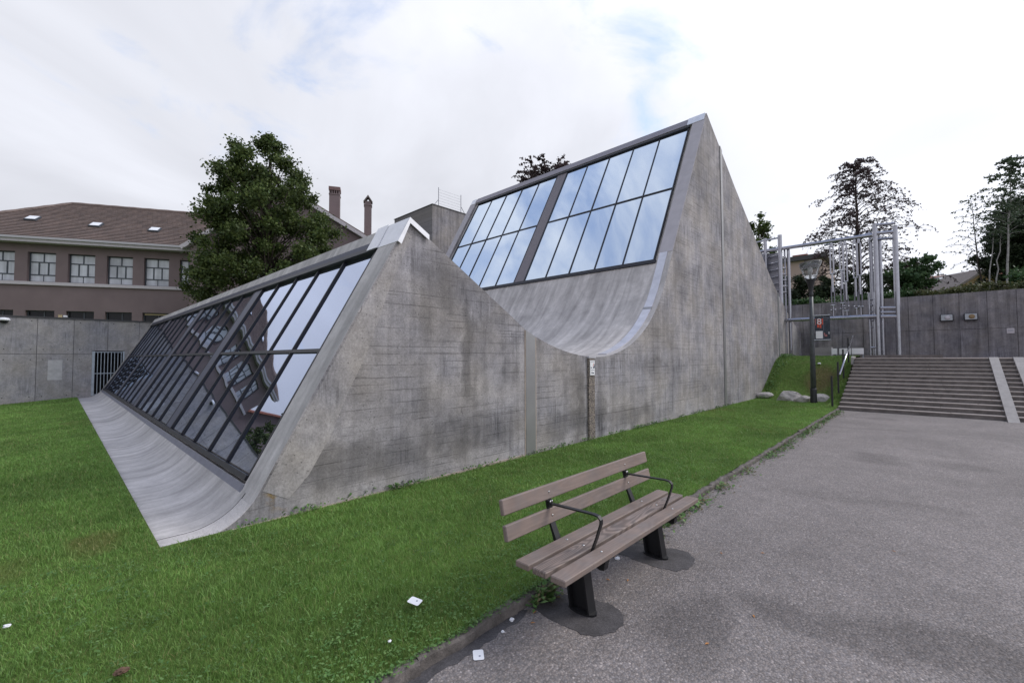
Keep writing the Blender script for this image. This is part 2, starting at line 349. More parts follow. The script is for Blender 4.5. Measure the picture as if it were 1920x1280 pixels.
# ------------------------------------------------------------------ mesh helpers
class G:
    def __init__(s): s.v = []; s.f = []; s.mi = []
    def add(s, V, F, mi=0):
        k = len(s.v); s.v += [tuple(p) for p in V]; s.f += [tuple(i+k for i in q) for q in F]; s.mi += [mi]*len(F); return s
    def box(s, x0, x1, y0, y1, z0, z1, mi=0):
        V = [(x, y, z) for z in (z0, z1) for y in (y0, y1) for x in (x0, x1)]
        return s.add(V, [(0, 2, 3, 1), (4, 5, 7, 6), (0, 1, 5, 4), (2, 6, 7, 3), (0, 4, 6, 2), (1, 3, 7, 5)], mi)
    def obox(s, O, U, Vv, W, u0, u1, v0, v1, w0, w1, mi=0):   # oriented box
        O, U, Vv, W = map(Vector, (O, U, Vv, W))
        V = [O+U*u+Vv*v+W*q for q in (w0, w1) for v in (v0, v1) for u in (u0, u1)]
        return s.add(V, [(0, 2, 3, 1), (4, 5, 7, 6), (0, 1, 5, 4), (2, 6, 7, 3), (0, 4, 6, 2), (1, 3, 7, 5)], mi)
    def tube(s, p0, p1, r0, r1=None, n=10, caps=True, mi=0):
        r1 = r0 if r1 is None else r1
        p0, p1 = Vector(p0), Vector(p1); d = (p1-p0)
        if d.length < 1e-6: return s
        d.normalize(); a = d.orthogonal().normalized(); b = d.cross(a)
        V = []
        for p, r in ((p0, r0), (p1, r1)):
            for i in range(n):
                t = 2*math.pi*i/n; V.append(p+(a*math.cos(t)+b*math.sin(t))*r)
        F = [(i, (i+1) % n, n+(i+1) % n, n+i) for i in range(n)]
        if caps: F += [tuple(range(n-1, -1, -1)), tuple(range(n, 2*n))]
        return s.add(V, F, mi)
    def path(s, pts, r, n=8, mi=0):      # swept tube
        pts = [Vector(p) for p in pts]; k = len(s.v); rings = []
        rr = r if isinstance(r, (list, tuple)) else [r]*len(pts)
        ref = None
        for i, p in enumerate(pts):
            d = (pts[min(i+1, len(pts)-1)]-pts[max(i-1, 0)]).normalized()
            if ref is None: ref = d.orthogonal().normalized()
            a = (ref-d*ref.dot(d)).normalized(); ref = a; b = d.cross(a)
            rings.append([p+(a*math.cos(2*math.pi*j/n)+b*math.sin(2*math.pi*j/n))*rr[i] for j in range(n)])
        V = [q for g in rings for q in g]; F = []
        for i in range(len(pts)-1):
            for j in range(n): F.append((i*n+j, i*n+(j+1) % n, (i+1)*n+(j+1) % n, (i+1)*n+j))
        F += [tuple(range(n-1, -1, -1)), tuple(range((len(pts)-1)*n, len(pts)*n))]
        return s.add(V, F, mi)
    def prism(s, poly, a0, a1, axis='y', mi=0, caps=(True, True)):   # poly in the two other axes (x,z) for y, (y,z) for x, (x,y) for z
        def P(u, v, a): return (u, a, v) if axis == 'y' else ((a, u, v) if axis == 'x' else (u, v, a))
        n = len(poly); V = [P(u, v, a0) for u, v in poly]+[P(u, v, a1) for u, v in poly]
        F = [(i, (i+1) % n, n+(i+1) % n, n+i) for i in range(n)]
        if caps[0]: F.append(tuple(range(n-1, -1, -1)))
        if caps[1]: F.append(tuple(range(n, 2*n)))
        return s.add(V, F, mi)
    def mesh(s, name, mats, smooth=False, bevel=0, origin=(0, 0, 0)):
        me = bpy.data.meshes.new(name); o = Vector(origin)
        me.from_pydata([Vector(p)-o for p in s.v], [], s.f)
        for m in (mats if isinstance(mats, (list, tuple)) else [mats]): me.materials.append(m)
        if any(s.mi): me.polygons.foreach_set('material_index', s.mi)
        b = bmesh.new(); b.from_mesh(me); bmesh.ops.recalc_face_normals(b, faces=b.faces)
        if bevel: bmesh.ops.bevel(b, geom=b.edges[:], offset=bevel, segments=1, affect='EDGES', clamp_overlap=True)
        b.to_mesh(me); b.free()
        if smooth: me.polygons.foreach_set('use_smooth', [True]*len(me.polygons))
        me.update(); return me
    def build(s, name, mats, parent=None, smooth=False, bevel=0, origin=None):
        org = Vector(parent_world(parent)) if parent else Vector(origin or (0, 0, 0))
        if parent and origin: pass
        me = s.mesh(name, mats, smooth, bevel, org)
        o = bpy.data.objects.new(name, me); COL.objects.link(o)
        if parent: o.parent = parent
        else: o.location = org
        return o
WORLD = {}
def parent_world(p):
    l = Vector(p.location); q = p.parent
    while q: l += Vector(q.location); q = q.parent
    return l
def tag(o, label, cat, group=None, kind=None):
    if label: o['label'] = label
    if cat: o['category'] = cat
    if group: o['group'] = group
    if kind: o['kind'] = kind
    return o
def thing(name, label, cat, loc, group=None):
    o = bpy.data.objects.new(name, None); COL.objects.link(o); o.location = loc; o.empty_display_size = .2
    return tag(o, label, cat, group)
def struct(o): o['kind'] = 'structure'; return o
def inst(name, me, parent, loc, rot=None):       # another object sharing mesh data
    o = bpy.data.objects.new(name, me); COL.objects.link(o); o.parent = parent
    o.location = Vector(loc)-(parent_world(parent) if parent else Vector((0, 0, 0)))
    if rot: o.rotation_euler = rot
    return o
def np_mesh(name, V, F, mat, parent=None, smooth=False, kind=None, loc=(0, 0, 0)):
    V = np.asarray(V, np.float32).copy(); F = np.asarray(F, np.int32)
    org = np.array(parent_world(parent) if parent else loc, np.float32); V -= org
    me = bpy.data.meshes.new(name); k = F.shape[1]
    me.vertices.add(len(V)); me.vertices.foreach_set('co', V.ravel())
    me.loops.add(F.size); me.loops.foreach_set('vertex_index', F.ravel())
    me.polygons.add(len(F)); me.polygons.foreach_set('loop_start', np.arange(0, F.size, k, dtype=np.int32))
    me.materials.append(mat); me.update(calc_edges=True); me.validate()
    if smooth: me.polygons.foreach_set('use_smooth', [True]*len(F))
    o = bpy.data.objects.new(name, me); COL.objects.link(o)
    if parent: o.parent = parent
    else: o.location = loc
    if kind: o['kind'] = kind
    return o
def text_mesh(name, txt, size, mat, parent, O, U, Vv, thick=.004):
    cu = bpy.data.curves.new(name, 'FONT'); cu.body = txt; cu.size = size; cu.extrude = thick/2; cu.align_x = 'CENTER'; cu.align_y = 'CENTER'
    o = bpy.data.objects.new(name, cu); COL.objects.link(o); dg = bpy.context.evaluated_depsgraph_get()
    me = bpy.data.meshes.new_from_object(o.evaluated_get(dg)); bpy.data.objects.remove(o); bpy.data.curves.remove(cu)
    U = Vector(U).normalized(); Vv = Vector(Vv).normalized(); W = U.cross(Vv); org = Vector(O)-parent_world(parent)
    for v in me.vertices: c = v.co.copy(); v.co = org+U*c.x+Vv*c.y+W*c.z
    me.materials.clear(); me.materials.append(mat)
    q = bpy.data.objects.new(name, me); COL.objects.link(q); q.parent = parent; return q
def sstep(a, b, x):
    t = np.clip((x-a)/(b-a), 0, 1); return t*t*(3-2*t)

# ================================================================== SETTING
def lawn_z(x, y):
    x = np.asarray(x, float); y = np.asarray(y, float)
    x0 = 20.4+2.6*sstep(2.65, 3.3, y)
    z = 2.0*sstep(x0, 28.2, x)
    z = z+np.minimum(0, (x-.8)*.075)*sstep(6, 32, y)
    return z
G().add([(-300, -300, -1.2), (500, -300, -1.2), (500, 400, -1.2), (-300, 400, -1.2)], [(0, 1, 2, 3)])
g = G(); g.box(-300, 600, -400, 500, -1.3, -1.2); gr = struct(g.build('ground', M['lawn']))
def lawn_patch(name, xs, ys):
    X, Y = np.meshgrid(xs, ys); Z = lawn_z(X, Y); nx, ny = len(xs), len(ys)
    V = np.stack([X, Y, Z], -1).reshape(-1, 3)
    F = [(j*nx+i, j*nx+i+1, (j+1)*nx+i+1, (j+1)*nx+i) for j in range(ny-1) for i in range(nx-1)]
    return V, F
Va, Fa = lawn_patch('a', np.linspace(-40, 34, 186), np.linspace(2.53, 5.93, 15))
Vb, Fb = lawn_patch('b', np.linspace(-40, .81, 84), np.linspace(5.93, 31.9, 60))
lawn = struct(np_mesh('lawn', np.vstack([Va, Vb]), np.vstack([np.array(Fa), np.array(Fb)+len(Va)]), M['lawn'], smooth=True))
PZ = -.08
g = G(); g.box(-60, 21.3, -60, 2.60, PZ-.3, PZ); path = struct(g.build('path', M['asphalt']))

# dark asphalt repairs round the bench feet and along the kerb
def patch(name, pts, z=.004):
    k = len(pts); g = G(); V = [(x, y, PZ+.0005) for x, y in pts]+[(x, y, PZ+z) for x, y in pts]
    g.add(V, [tuple(range(k, 2*k))]+[(i, (i+1) % k, k+(i+1) % k, k+i) for i in range(k)]); return g.build(name, M['asphalt_dark'], path)
def wob(pts, amp=.012, n=6):
    o = []
    for i in range(len(pts)):
        a, b = pts[i], pts[(i+1) % len(pts)]
        for j in range(n): t = j/n; o.append((a[0]+(b[0]-a[0])*t+random.uniform(-amp, amp), a[1]+(b[1]-a[1])*t+random.uniform(-amp, amp)))
    return o
patch('asphalt_patch', wob([(2.78, 2.44), (2.76, 2.14), (2.77, 1.93), (2.83, 1.83), (2.95, 1.765), (3.08, 1.755), (3.19, 1.80), (3.25, 1.88), (3.27, 1.99), (3.24, 2.08), (3.17, 2.15), (3.12, 2.45)]))
patch('asphalt_patch', wob([(4.16, 2.44), (4.14, 2.14), (4.15, 1.93), (4.21, 1.80), (4.33, 1.74), (4.48, 1.735), (4.60, 1.79), (4.68, 1.88), (4.69, 2.0), (4.64, 2.08), (4.58, 2.15), (4.54, 2.45)]))
patch('asphalt_patch', wob([(.2, 2.50), (.2, 2.30), (1.1, 2.31), (1.7, 2.37), (2.2, 2.365), (2.72, 2.40), (2.74, 2.50)], .02), .003)

# upper forecourt and the slope beyond the back wall
STX, STY, RISE, TREAD, NST = 20.95, 2.5, .142, .345, 14
PLZ = PZ+RISE*NST
g = G(); g.box(STX+13*TREAD+.30, 34.0, -22, 2.5, PLZ-.4, PLZ); struct(g.build('forecourt', M['paver']))
xs = np.linspace(34.35, 260, 40); ys = np.linspace(-120, 160, 48); X, Y = np.meshgrid(xs, ys)
Z = 5.25+.085*np.maximum(0, X-36)*(1-sstep(70, 200, X)*.35)+.4*np.sin(X*.21+Y*.13)*sstep(40, 60, X)
V = np.stack([X, Y, Z], -1).reshape(-1, 3); nx = len(xs)
F = [(j*nx+i, j*nx+i+1, (j+1)*nx+i+1, (j+1)*nx+i) for j in range(len(ys)-1) for i in range(nx-1)]
struct(np_mesh('hillside', V, F, M['lawn'], smooth=True))
g = G(); g.box(-60, 90, 32.25, 120, 3.0, 3.75); struct(g.build('terrace', M['lawn']))

# ------------------------------------------------------------------ kerb
kerb = thing('kerb', 'low grey stone kerb between the lawn and the asphalt path', 'kerb', (11, 2.53, PZ))
x = -2.0; i = 0
while x < 20.6:
    L = random.uniform(.82, 1.05); dz = random.uniform(-.012, .008); dy = random.uniform(-.008, .008)
    tops = [(x+.006, x+L*.33), ]
    gk = G(); n = 9
    xx = np.linspace(x+.003, x+L-.003, n)
    V = []; F = []
    for a in xx:
        j1, j2 = random.uniform(-.011, .011), random.uniform(-.016, .008)
        V += [(a, 2.452+dy+j1, PZ-.05), (a, 2.463+dy+j1, -.012+dz+j2), (a, 2.478+dy+j1*1.5, .006+dz+j2), (a, 2.535+dy, .004+dz+j2*1.5), (a, 2.545+dy, PZ-.05)]
    for q in range(n-1):
        for r in range(4): F.append((q*5+r, q*5+r+1, q*5+5+r+1, q*5+5+r))
    F += [(0, 1, 2, 3, 4), tuple((n-1)*5+r for r in (4, 3, 2, 1, 0))]
    gk.add(V, F); gk.build('kerb_stone', M['kerb'], kerb, smooth=False)
    x += L; i += 1

# ================================================================== MUSEUM
D, YE, YB = 5.93, 31.9, 19.75
mus = thing('museum_building', 'long board-marked concrete museum with two sloping glazed roofs and a curved valley between', 'building', (9, 5.93, 0))
ta = Vector((.4794, 0, .8776)); na = Vector((-.8776, 0, .4794)); PA = Vector((1.72, 0, .29))
tb = Vector((.4890, 0, .8723)); nb = Vector((-.8723, 0, .4890)); PB = Vector((13.6, 0, 4.9))
def arc(xc, zc, R_, a0, a1, n):
    return [(xc+R_*math.sin(a), zc-R_*math.cos(a)) for a in np.linspace(a0, a1, n)]
def SA(s, off=0): p = PA+ta*s+na*off; return (p.x, p.z)
def SB(s, off=0): p = PB+tb*s+nb*off; return (p.x, p.z)
z0 = -.045
toe = [(.80, -.3), (.80, z0)]
arcA = arc(1.084, z0+.75, .75, 0, R(61.35), 12)
RIDA = (3.84, 4.2); BACKA = (6.63, 2.567)
tailA = [RIDA, BACKA, (6.63, -.3)]
full = toe+arcA+tailA
REC = .10
recA = toe+arcA+[SA(.06), SA(.06, -REC), SA(4.20, -REC), SA(4.20)]+tailA
def shell(name, segs, parent, mats):
    g = G()
    for poly, y0, y1, caps in segs: g.prism(poly, y0, y1, 'y', 0, caps)
    o = g.build(name, mats, parent)
    for p in o.data.polygons: p.material_index = 0 if abs(p.normal.y) > .5 or p.normal.x > .9 else 1
    return o
YA0, YA1 = 6.50, 31.60
low = shell('low_concrete_shell', [(full, D, YA0, (True, True)), (recA, YA0, YA1, (False, False)), (full, YA1, YE, (True, True))], mus, [M['concrete'], M['gutter']])
low['label'] = 'low wedge-shaped concrete wing whose foot curves out into the lawn'
valL = arc(9.28, 2.0+6.5, 6.5, -math.asin((9.28-6.93)/6.5), 0, 10)
valR = arc(9.28, 2.0+4.6, 4.6, R(4), R(60.72), 22)
back = [(17.30, 11.5), (18.707, 10.664), (20.605, 9.53), (22.488, 8.50), (24.183, 7.53), (26.381, 6.30), (28.293, 5.40), (30.795, 4.40), (33.2, 3.70), (36.2, 3.22), (38.3, 3.04), (38.3, -.3)]
fullB = [(6.93, -.3)]+valL+valR+back
recB = [(6.93, -.3)]+valL+valR+[SB(.28), SB(.28, -REC), SB(7.22, -REC), SB(7.22)]+back
YB0, YB1 = 6.42, 19.25
high = shell('high_concrete_shell', [(fullB, D, YB0, (True, True)), (recB, YB0, YB1, (False, False)), (fullB, YB1, YB, (True, True))], mus, [M['concrete'], M['gutter']])
high['label'] = 'tall concrete wing with its peaked side wall and curved concrete valley'
# pale plinth edge under the near wall
g = G(); pl = [(1.25, -.02), (1.45, .0), (6.6, .035), (6.6, -.1), (1.2, -.1)]
g.prism(pl, D-.035, D+.02, 'y'); g.build('plinth', M['plinth'], mus)
# dark-grey repaired band along the sloping edge of the low wing is stained concrete: thin skim coat
g = G(); sk_ = [SA(.1, -.02), SA(4.25, -.02), SA(4.25, -.17), SA(3.4, -.22), SA(2.7, -.33), SA(2.2, -.40), SA(1.6, -.42), SA(1.0, -.48), SA(.45, -.46), SA(.1, -.36)]
g.prism(sk_, D-.004, D+.01, 'y'); o = g.build('skim_coat', concrete('skim_concrete', 'XZY', base=(.385, .352, .332), boards=False, streak=.1, blotch=.15), mus)
# joint covers
g = G(); g.prism([(6.632, -.05), (6.928, -.05), (6.928, 2.428), (6.632, 2.558)], D-.012, YE-14, 'y'); g.build('joint_cover', M['strip'], mus)
g = G(); g.box(6.60, 6.63, D-.006, D+.01, -.05, 2.55); g.box(6.93, 6.96, D-.006, D+.01, -.05, 2.40); g.build('joint_edge', M['plinth'], mus)
g = G(); g.prism([(18.70, -.05), (18.92, -.05), (18.92, 10.56), (18.70, 10.69)], D-.03, D+.3, 'y'); g.build('joint_cover', M['strip'], mus)
g = G(); g.prism([(27.92, 1.5), (28.12, 1.5), (28.12, 5.52), (27.92, 5.61)], D-.02, D+.2, 'y'); g.build('joint_cover', M['strip_dark'], mus)
# aggregate pillar in the valley axis
g = G(); g.box(8.865, 9.115, D-.05, D+.05, -.1, 1.97); g.build('aggregate_pillar', M['aggregate'], mus)
g = G(); g.box(9.115, 9.17, D-.004, D+.02, -.1, 1.99); g.build('pillar_joint', M['dark'], mus)
# eave drip edge and small spout at the valley
g = G(); g.box(8.86, 9.16, D-.06, D+.03, 1.972, 2.02); g.build('pillar_cap', M['flashing'], mus)
def strip_on(prof, y0, y1, off0, off1):      # sheet following a list of (x,z), raised along its normal
    g = G(); n = len(prof); P = [Vector((p[0], 0, p[1])) for p in prof]; rows = []
    for i, p in enumerate(P):
        d = (P[min(i+1, n-1)]-P[max(i-1, 0)]).normalized(); nn = Vector((-d.z, 0, d.x)); rows.append((p+nn*off0, p+nn*off1))
    V = []; F = []
    for a, b in rows: V += [(a.x, y0, a.z), (b.x, y0, b.z), (b.x, y1, b.z), (a.x, y1, a.z)]
    for i in range(n-1):
        for k in range(4): F.append((i*4+k, i*4+(k+1) % 4, i*4+4+(k+1) % 4, i*4+4+k))
    F += [(3, 2, 1, 0), tuple((n-1)*4+k for k in range(4))]
    return g.add(V, F)
strip_on(valR[2:]+[SB(.2), SB(.66)], 6.10, 6.37, -.01, .022).build('valley_flashing', M['flashing'], mus, smooth=False)
strip_on(arc(9.28, 6.6, 4.6, R(47), R(48.2), 3), 6.09, 6.38, .0, .027).build('flashing_seam', M['strip'], mus)
strip_on([SB(.67), SB(7.19)], 5.935, 6.405, -.01, .012).build('edge_cladding', M['cladding'], mus)
strip_on([SB(7.225), SB(7.566)], 6.42, 19.26, -.01, .02).build('ridge_trim', M['trim'], mus)
strip_on([SB(7.19), SB(7.57)], 5.97, 6.62, -.01, .035).build('ridge_cap', M['cap'], mus)
strip_on([SB(7.19), SB(7.57)], 19.30, 19.70, -.01, .03).build('ridge_cap', M['cap'], mus)
strip_on([SB(.3), SB(7.19)], 19.27, 19.745, -.01, .012).build('edge_cladding', M['cladding'], mus)
# low wing: aluminium cap over the near end of the ridge
g = G()
for y0, y1, off in ((D-.03, 6.50, .02), (6.505, 6.86, .035)):
    p0, p1 = SA(4.0, off), (RIDA[0]-.012, RIDA[1]+off*1.3); p2 = (4.20, 4.20-.36*.585+off+.02)
    q0, q1, q2 = SA(4.0, off-.02), (RIDA[0]-.008, RIDA[1]-.02), (4.20, 4.20-.36*.585-.005)
    g.prism([p0, p1, p2, q2, q1, q0], y0, y1, 'y')
g.build('ridge_cap', M['cap'], mus)
g = G(); g.obox((0, 0, 0), (1, 0, 0), (0, 1, 0), (0, 0, 1), 0, 0, 0, 0, 0, 0)
g = G(); a0, a1 = SA(4.0, .02), (RIDA[0], RIDA[1]+.035); b0 = SA(4.0, -.055); b1 = (RIDA[0]+.004, RIDA[1]-.06); c1 = (4.21, 4.20-.37*.585+.04); c0 = (4.21, 4.20-.37*.585-.05)
g.prism([a0, a1, c1, c0, b1, b0], D-.045, D-.031, 'y'); g.build('cap_drip_edge', M['cap'], mus)
# foot of the low wing: joint line and pale end strip are separate slabs
strip_on([(.81, z0)]+arcA[:10], 5.94, 6.30, -.004, .004).build('foot_edge_slab', stone('pale_worn_concrete', (.50, .47, .46), .14, 3), mus)
strip_on([(.81, z0)]+arcA[:11], 6.30, 6.312, -.004, .005).build('foot_joint', M['dark'], mus)

def glazing(name, label, P0, t, nrm, ygroups, pane_w, wide, s0, s1, sm, pmat, wmat, off, parent):
    """two rows of panes; ygroups: starts of groups of five"""
    y_end = ygroups[-1]+5*pane_w
    fr = thing(name, None, None, Vector((P0.x, ygroups[0], P0.z))-parent_world(parent)); fr.parent = parent
    if 'label' in fr: del fr['label']
    fr['label'] = label
    yv = Vector((0, 1, 0))
    def ob(nm, u0, u1, v0, v1, w0, w1, m):
        g = G(); g.obox(P0, t, yv, nrm, u0, u1, v0, v1, w0, w1); return g.build(nm, m, fr)
    mw_ = .038
    for q in ygroups:
        for k in range(5):
            ya = q+k*pane_w
            for (a, b) in ((s0, sm), (sm, s1)):
                g = G(); tilt = random.uniform(-.004, .004); tl2 = random.uniform(-.004, .004)
                c = [P0+t*(a+.02)+yv*(ya+.02)+nrm*(off+tilt), P0+t*(b-.02)+yv*(ya+.02)+nrm*(off-tl2), P0+t*(b-.02)+yv*(ya+pane_w-.02)+nrm*(off-tilt), P0+t*(a+.02)+yv*(ya+pane_w-.02)+nrm*(off+tl2)]
                V = c+[p-nrm*.02 for p in c]
                g.add(V, [(0, 1, 2, 3), (7, 6, 5, 4), (0, 4, 5, 1), (1, 5, 6, 2), (2, 6, 7, 3), (3, 7, 4, 0)]); g.build('pane', pmat, fr)
            if k: ob('mullion', s0, s1, ya-mw_/2, ya+mw_/2, off-.02, off+.03, M['mullion'])
        ob('edge_mullion', s0, s1, q-.035, q+.015, off-.02, off+.034, M['mullion'])
        ob('edge_mullion', s0, s1, q+5*pane_w-.015, q+5*pane_w+.035, off-.02, off+.034, M['mullion'])
        ob('transom', sm-.03, sm+.03, q+.02, q+5*pane_w-.02, off-.022, off+.028, M['mullion'])
    for a, b in zip(ygroups[:-1], ygroups[1:]):
        ob('cover_panel', s0, s1, a+5*pane_w+.037, b-.037, off-.03, off+.028, wmat)
    ob('head', s1, s1+.09, ygroups[0]-.05, y_end+.05, off-.02, off+.075, M['mullion'])
    ob('sill', s0-.07, s0, ygroups[0]-.05, y_end+.05, off-.02, off+.07, M['mullion'])
    return fr
PWA, WA = 1.15, .62
ga = [6.62+i*(5*PWA+WA) for i in range(4)]
fa = glazing('low_glazing', 'sloping dark glass roof of the low wing, forty panes', PA, ta, na, ga, PWA, WA, .17, 3.98, 2.09, M['glass_low'], M['wide_mullion'], -.05, mus)
strip_on([SA(4.10, -.04), SA(4.20, .0)], YA0+.02, YA1-.02, -.01, .02).build('head_flashing', M['wide_mullion'], mus)
strip_on([SA(-.075, .0), SA(.055, .0)], YA0-.02, YA1-.02, -.02, .015).build('sill_flashing', M['sill'], mus)
PWB, WB = 1.178, .62
gb = [6.56, 6.56+5*PWB+WB]
fb = glazing('high_glazing', 'steep sky-blue mirror glass front of the tall wing, twenty panes', PB, tb, nb, gb, PWB, WB, .42, 7.06, 3.79, M['glass_high'], M['spandrel'], -.05, mus)
strip_on([SB(.24), SB(.36)], YB0+.01, YB1-.01, -.02, .05).build('sill_flashing', M['mullion'], mus)

# plaque on the aggregate pillar
pq = thing('plaque', 'small white plaque with a blue sail emblem on the pebbled pillar', 'sign', (8.99, D-.056, 1.60))
g = G(); g.box(8.895, 9.095, D-.068, D-.054, 1.555, 1.915); g.build('plate', M['white'], pq, bevel=.004)
g = G(); g.prism([(8.995, 1.728), (9.078, 1.728), (9.078, 1.835), (9.055, 1.775)], D-.073, D-.0685, 'y'); g.prism([(8.915, 1.728), (8.955, 1.728), (8.945, 1.752), (8.925, 1.758)], D-.073, D-.0685, 'y'); g.box(8.92, 9.07, D-.072, D-.0685, 1.884, 1.894); g.build('emblem', M['ink'], pq)
g = G(); g.prism([(9.01, 1.765), (9.018, 1.763), (9.052, 1.845), (9.044, 1.848)], D-.073, D-.0685, 'y'); g.build('emblem_stroke', M['red'], pq)
g = G(); g.box(8.925, 9.07, D-.072, D-.0685, 1.676, 1.688); g.build('small_print', M['ink_grey'], pq)
text_mesh('lettering', '4 bar', .06, M['ink'], pq, (8.995, D-.0705, 1.615), (1, 0, 0), (0, 0, 1))

# ================================================================== LEFT RETAINING WALL WITH GATE
LWY = 31.9
lw = thing('retaining_wall', 'pale grey panelled concrete wall closing the lawn at the back left', 'wall', (-3, LWY, -.3))
jx = [.618+1.285*k for k in range(-13, 3)]+[4.6]
ZB, ZJ, ZT = -.9, 2.225, 4.02
def wpanel(poly): 
    g = G(); g.prism(poly, LWY, LWY+.25, 'y'); return g.build('panel', M['concrete_x'], lw)
jt = .010
GX0, GX1, GZ0, GZ1 = 1.315, 2.605, .02, 2.405
for a, b in zip(jx[:-1], jx[1:]):
    a2, b2 = a+jt, b-jt
    if b2 <= GX0: wpanel([(a2, ZB), (b2, ZB), (b2, ZJ-jt), (a2, ZJ-jt)]); wpanel([(a2, ZJ+jt), (b2, ZJ+jt), (b2, ZT), (a2, ZT)])
    elif a < GX0 < b:
        wpanel([(a2, ZB), (GX0, ZB), (GX0, ZJ-jt), (a2, ZJ-jt)]); wpanel([(a2, ZJ+jt), (GX0, ZJ+jt), (GX0, GZ1), (b2, GZ1), (b2, ZT), (a2, ZT)])
    elif a < GX1 < b:
        wpanel([(GX1, ZB), (b2, ZB), (b2, ZJ-jt), (GX1, ZJ-jt)]); wpanel([(a2, GZ1), (GX1, GZ1), (GX1, ZJ+jt), (b2, ZJ+jt), (b2, ZT), (a2, ZT)])
    else: wpanel([(a2, ZB), (b2, ZB), (b2, ZJ-jt), (a2, ZJ-jt)]); wpanel([(a2, ZJ+jt), (b2, ZJ+jt), (b2, ZT), (a2, ZT)])
g = G(); g.box(jx[0], GX0-.02, LWY+.03, LWY+.3, ZB, ZT-.02); g.box(GX1+.02, 4.6, LWY+.03, LWY+.3, ZB, ZT-.02); g.box(GX0-.02, GX1+.02, LWY+.03, LWY+.3, GZ1+.02, ZT-.02); g.box(GX0, GX1, LWY, LWY+.3, ZB, GZ0); g.build('wall_core', M['concrete_y'], lw)
g = G(); g.box(jx[0]-.1, 4.6, LWY-.05, LWY+.4, ZT, ZT+.07); g.build('coping', M['coping'], lw)
# tie holes of the shuttering
gh = G()
hm = G(); hm.tube((0, -.004, 0), (0, .001, 0), .022, n=8); hmesh = hm.mesh('tie_hole', M['dark'])
for a, b in zip(jx[9:-2], jx[10:-1]):
    for hx in (a+.22, b-.2):
        for hz in (3.86, 2.46, 1.95, .12):
            if GX0-.1 < hx < GX1+.1 and hz < 2.6: continue
            inst('tie_hole', hmesh, lw, (hx, LWY, hz))
g = G(); g.box(-.27, .235, LWY-.006, LWY+.01, .92, 1.93); g.build('repair_patch', simple('pale_cement_patch', (.43, .42, .43), .9, var=.14, vscale=5), lw)
# recess behind the gate, its shade put in as a near-black lining
g = G(); y0, y1 = LWY+.30, LWY+1.9
g.box(GX0-.1, GX0, LWY+.25, y1, GZ0, GZ1); g.box(GX1, GX1+.1, LWY+.25, y1, GZ0, GZ1); g.box(GX0-.1, GX1+.1, y1, y1+.1, GZ0-.1, GZ1+.1); g.box(GX0-.1, GX1+.1, LWY+.3, y1, GZ1, GZ1+.1); g.box(GX0-.1, GX1+.1, LWY+.3, y1, GZ0-.1, GZ0)
g.build('gate_recess', M['dark'], lw)
gt = thing('barred_gate', 'galvanised steel gate of upright bars in the concrete wall', 'gate', (1.96, LWY+.03, GZ0))
g = G(); g.box(GX0+.005, GX0+.11, LWY+.0, LWY+.10, GZ0+.01, GZ1-.02); g.build('jamb', M['galv'], gt)
g = G(); g.box(GX1-.07, GX1-.005, LWY+.0, LWY+.10, GZ0+.01, GZ1-.02); g.build('jamb', M['galv'], gt)
for z in (GZ0+.05, 1.18, GZ1-.09):
    g = G(); g.box(GX0+.112, GX1-.072, LWY+.03, LWY+.07, z, z+.04); g.build('cross_rail', M['galv'], gt)
bm_ = G(); bm_.box(-.014, .014, -.012, .012, 0, GZ1-GZ0-.16); bmesh_ = bm_.mesh('bar', M['galv'])
for k in range(8): inst('bar', bmesh_, gt, (GX0+.22+k*.133, LWY+.05-.034, GZ0+.07))
# small fittings on that wall
sc_ = thing('security_camera', 'white dome security camera on the left concrete wall below its coping', 'camera', (-1.75, LWY-.02, 3.82))
g = G(); bmm = bmesh.new(); 
def lathe(prof, c, axis='z', n=20):
    g = G(); V = []; F = []
    for r, h in prof:
        for i in range(n):
            t = 2*math.pi*i/n; a, b = r*math.cos(t), r*math.sin(t)
            V.append((c[0]+a, c[1]+b, c[2]+h) if axis == 'z' else ((c[0]+a, c[1]+h, c[2]+b) if axis == 'y' else (c[0]+h, c[1]+a, c[2]+b)))
    for k in range(len(prof)-1):
        for i in range(n): F.append((k*n+i, k*n+(i+1) % n, (k+1)*n+(i+1) % n, (k+1)*n+i))
    F += [tuple(range(n)), tuple((len(prof)-1)*n+i for i in range(n))]
    return g.add(V, F)
bmm.free()
lathe([(.05, .13), (.16, .11), (.21, .05), (.215, 0), (.19, -.02)], (-1.75, LWY-.16, 3.83)).build('housing', M['white'], sc_, smooth=True)
lathe([(.15, 0), (.145, -.05), (.11, -.10), (.04, -.13)], (-1.75, LWY-.16, 3.812)).build('dome', M['black'], sc_, smooth=True)
g = G(); g.box(-1.82, -1.68, LWY-.10, LWY-.002, 3.80, 3.90); g.build('bracket', M['white'], sc_)
fl = thing('floodlight', 'small white floodlight on the coping of the left concrete wall', 'lamp', (.24, LWY+.1, ZT+.07))
g = G(); g.box(.20, .36, LWY+.05, LWY+.15, ZT+.09, ZT+.19); g.build('housing', M['white'], fl, bevel=.02)
g = G(); g.tube((.28, LWY+.12, ZT+.07), (.28, LWY+.12, ZT+.10), .02); g.build('stem', M['galv'], fl)
jb = thing('junction_box', 'small cream box on the coping beside the floodlight', 'box', (.10, LWY+.1, ZT+.07))
g = G(); g.box(.03, .17, LWY+.06, LWY+.16, ZT+.071, ZT+.20); g.build('housing', M['yellow'], jb, bevel=.008)
g = G(); g.box(.02, .18, LWY+.05, LWY+.17, ZT+.2005, ZT+.215); g.build('lid', M['yellow'], jb)

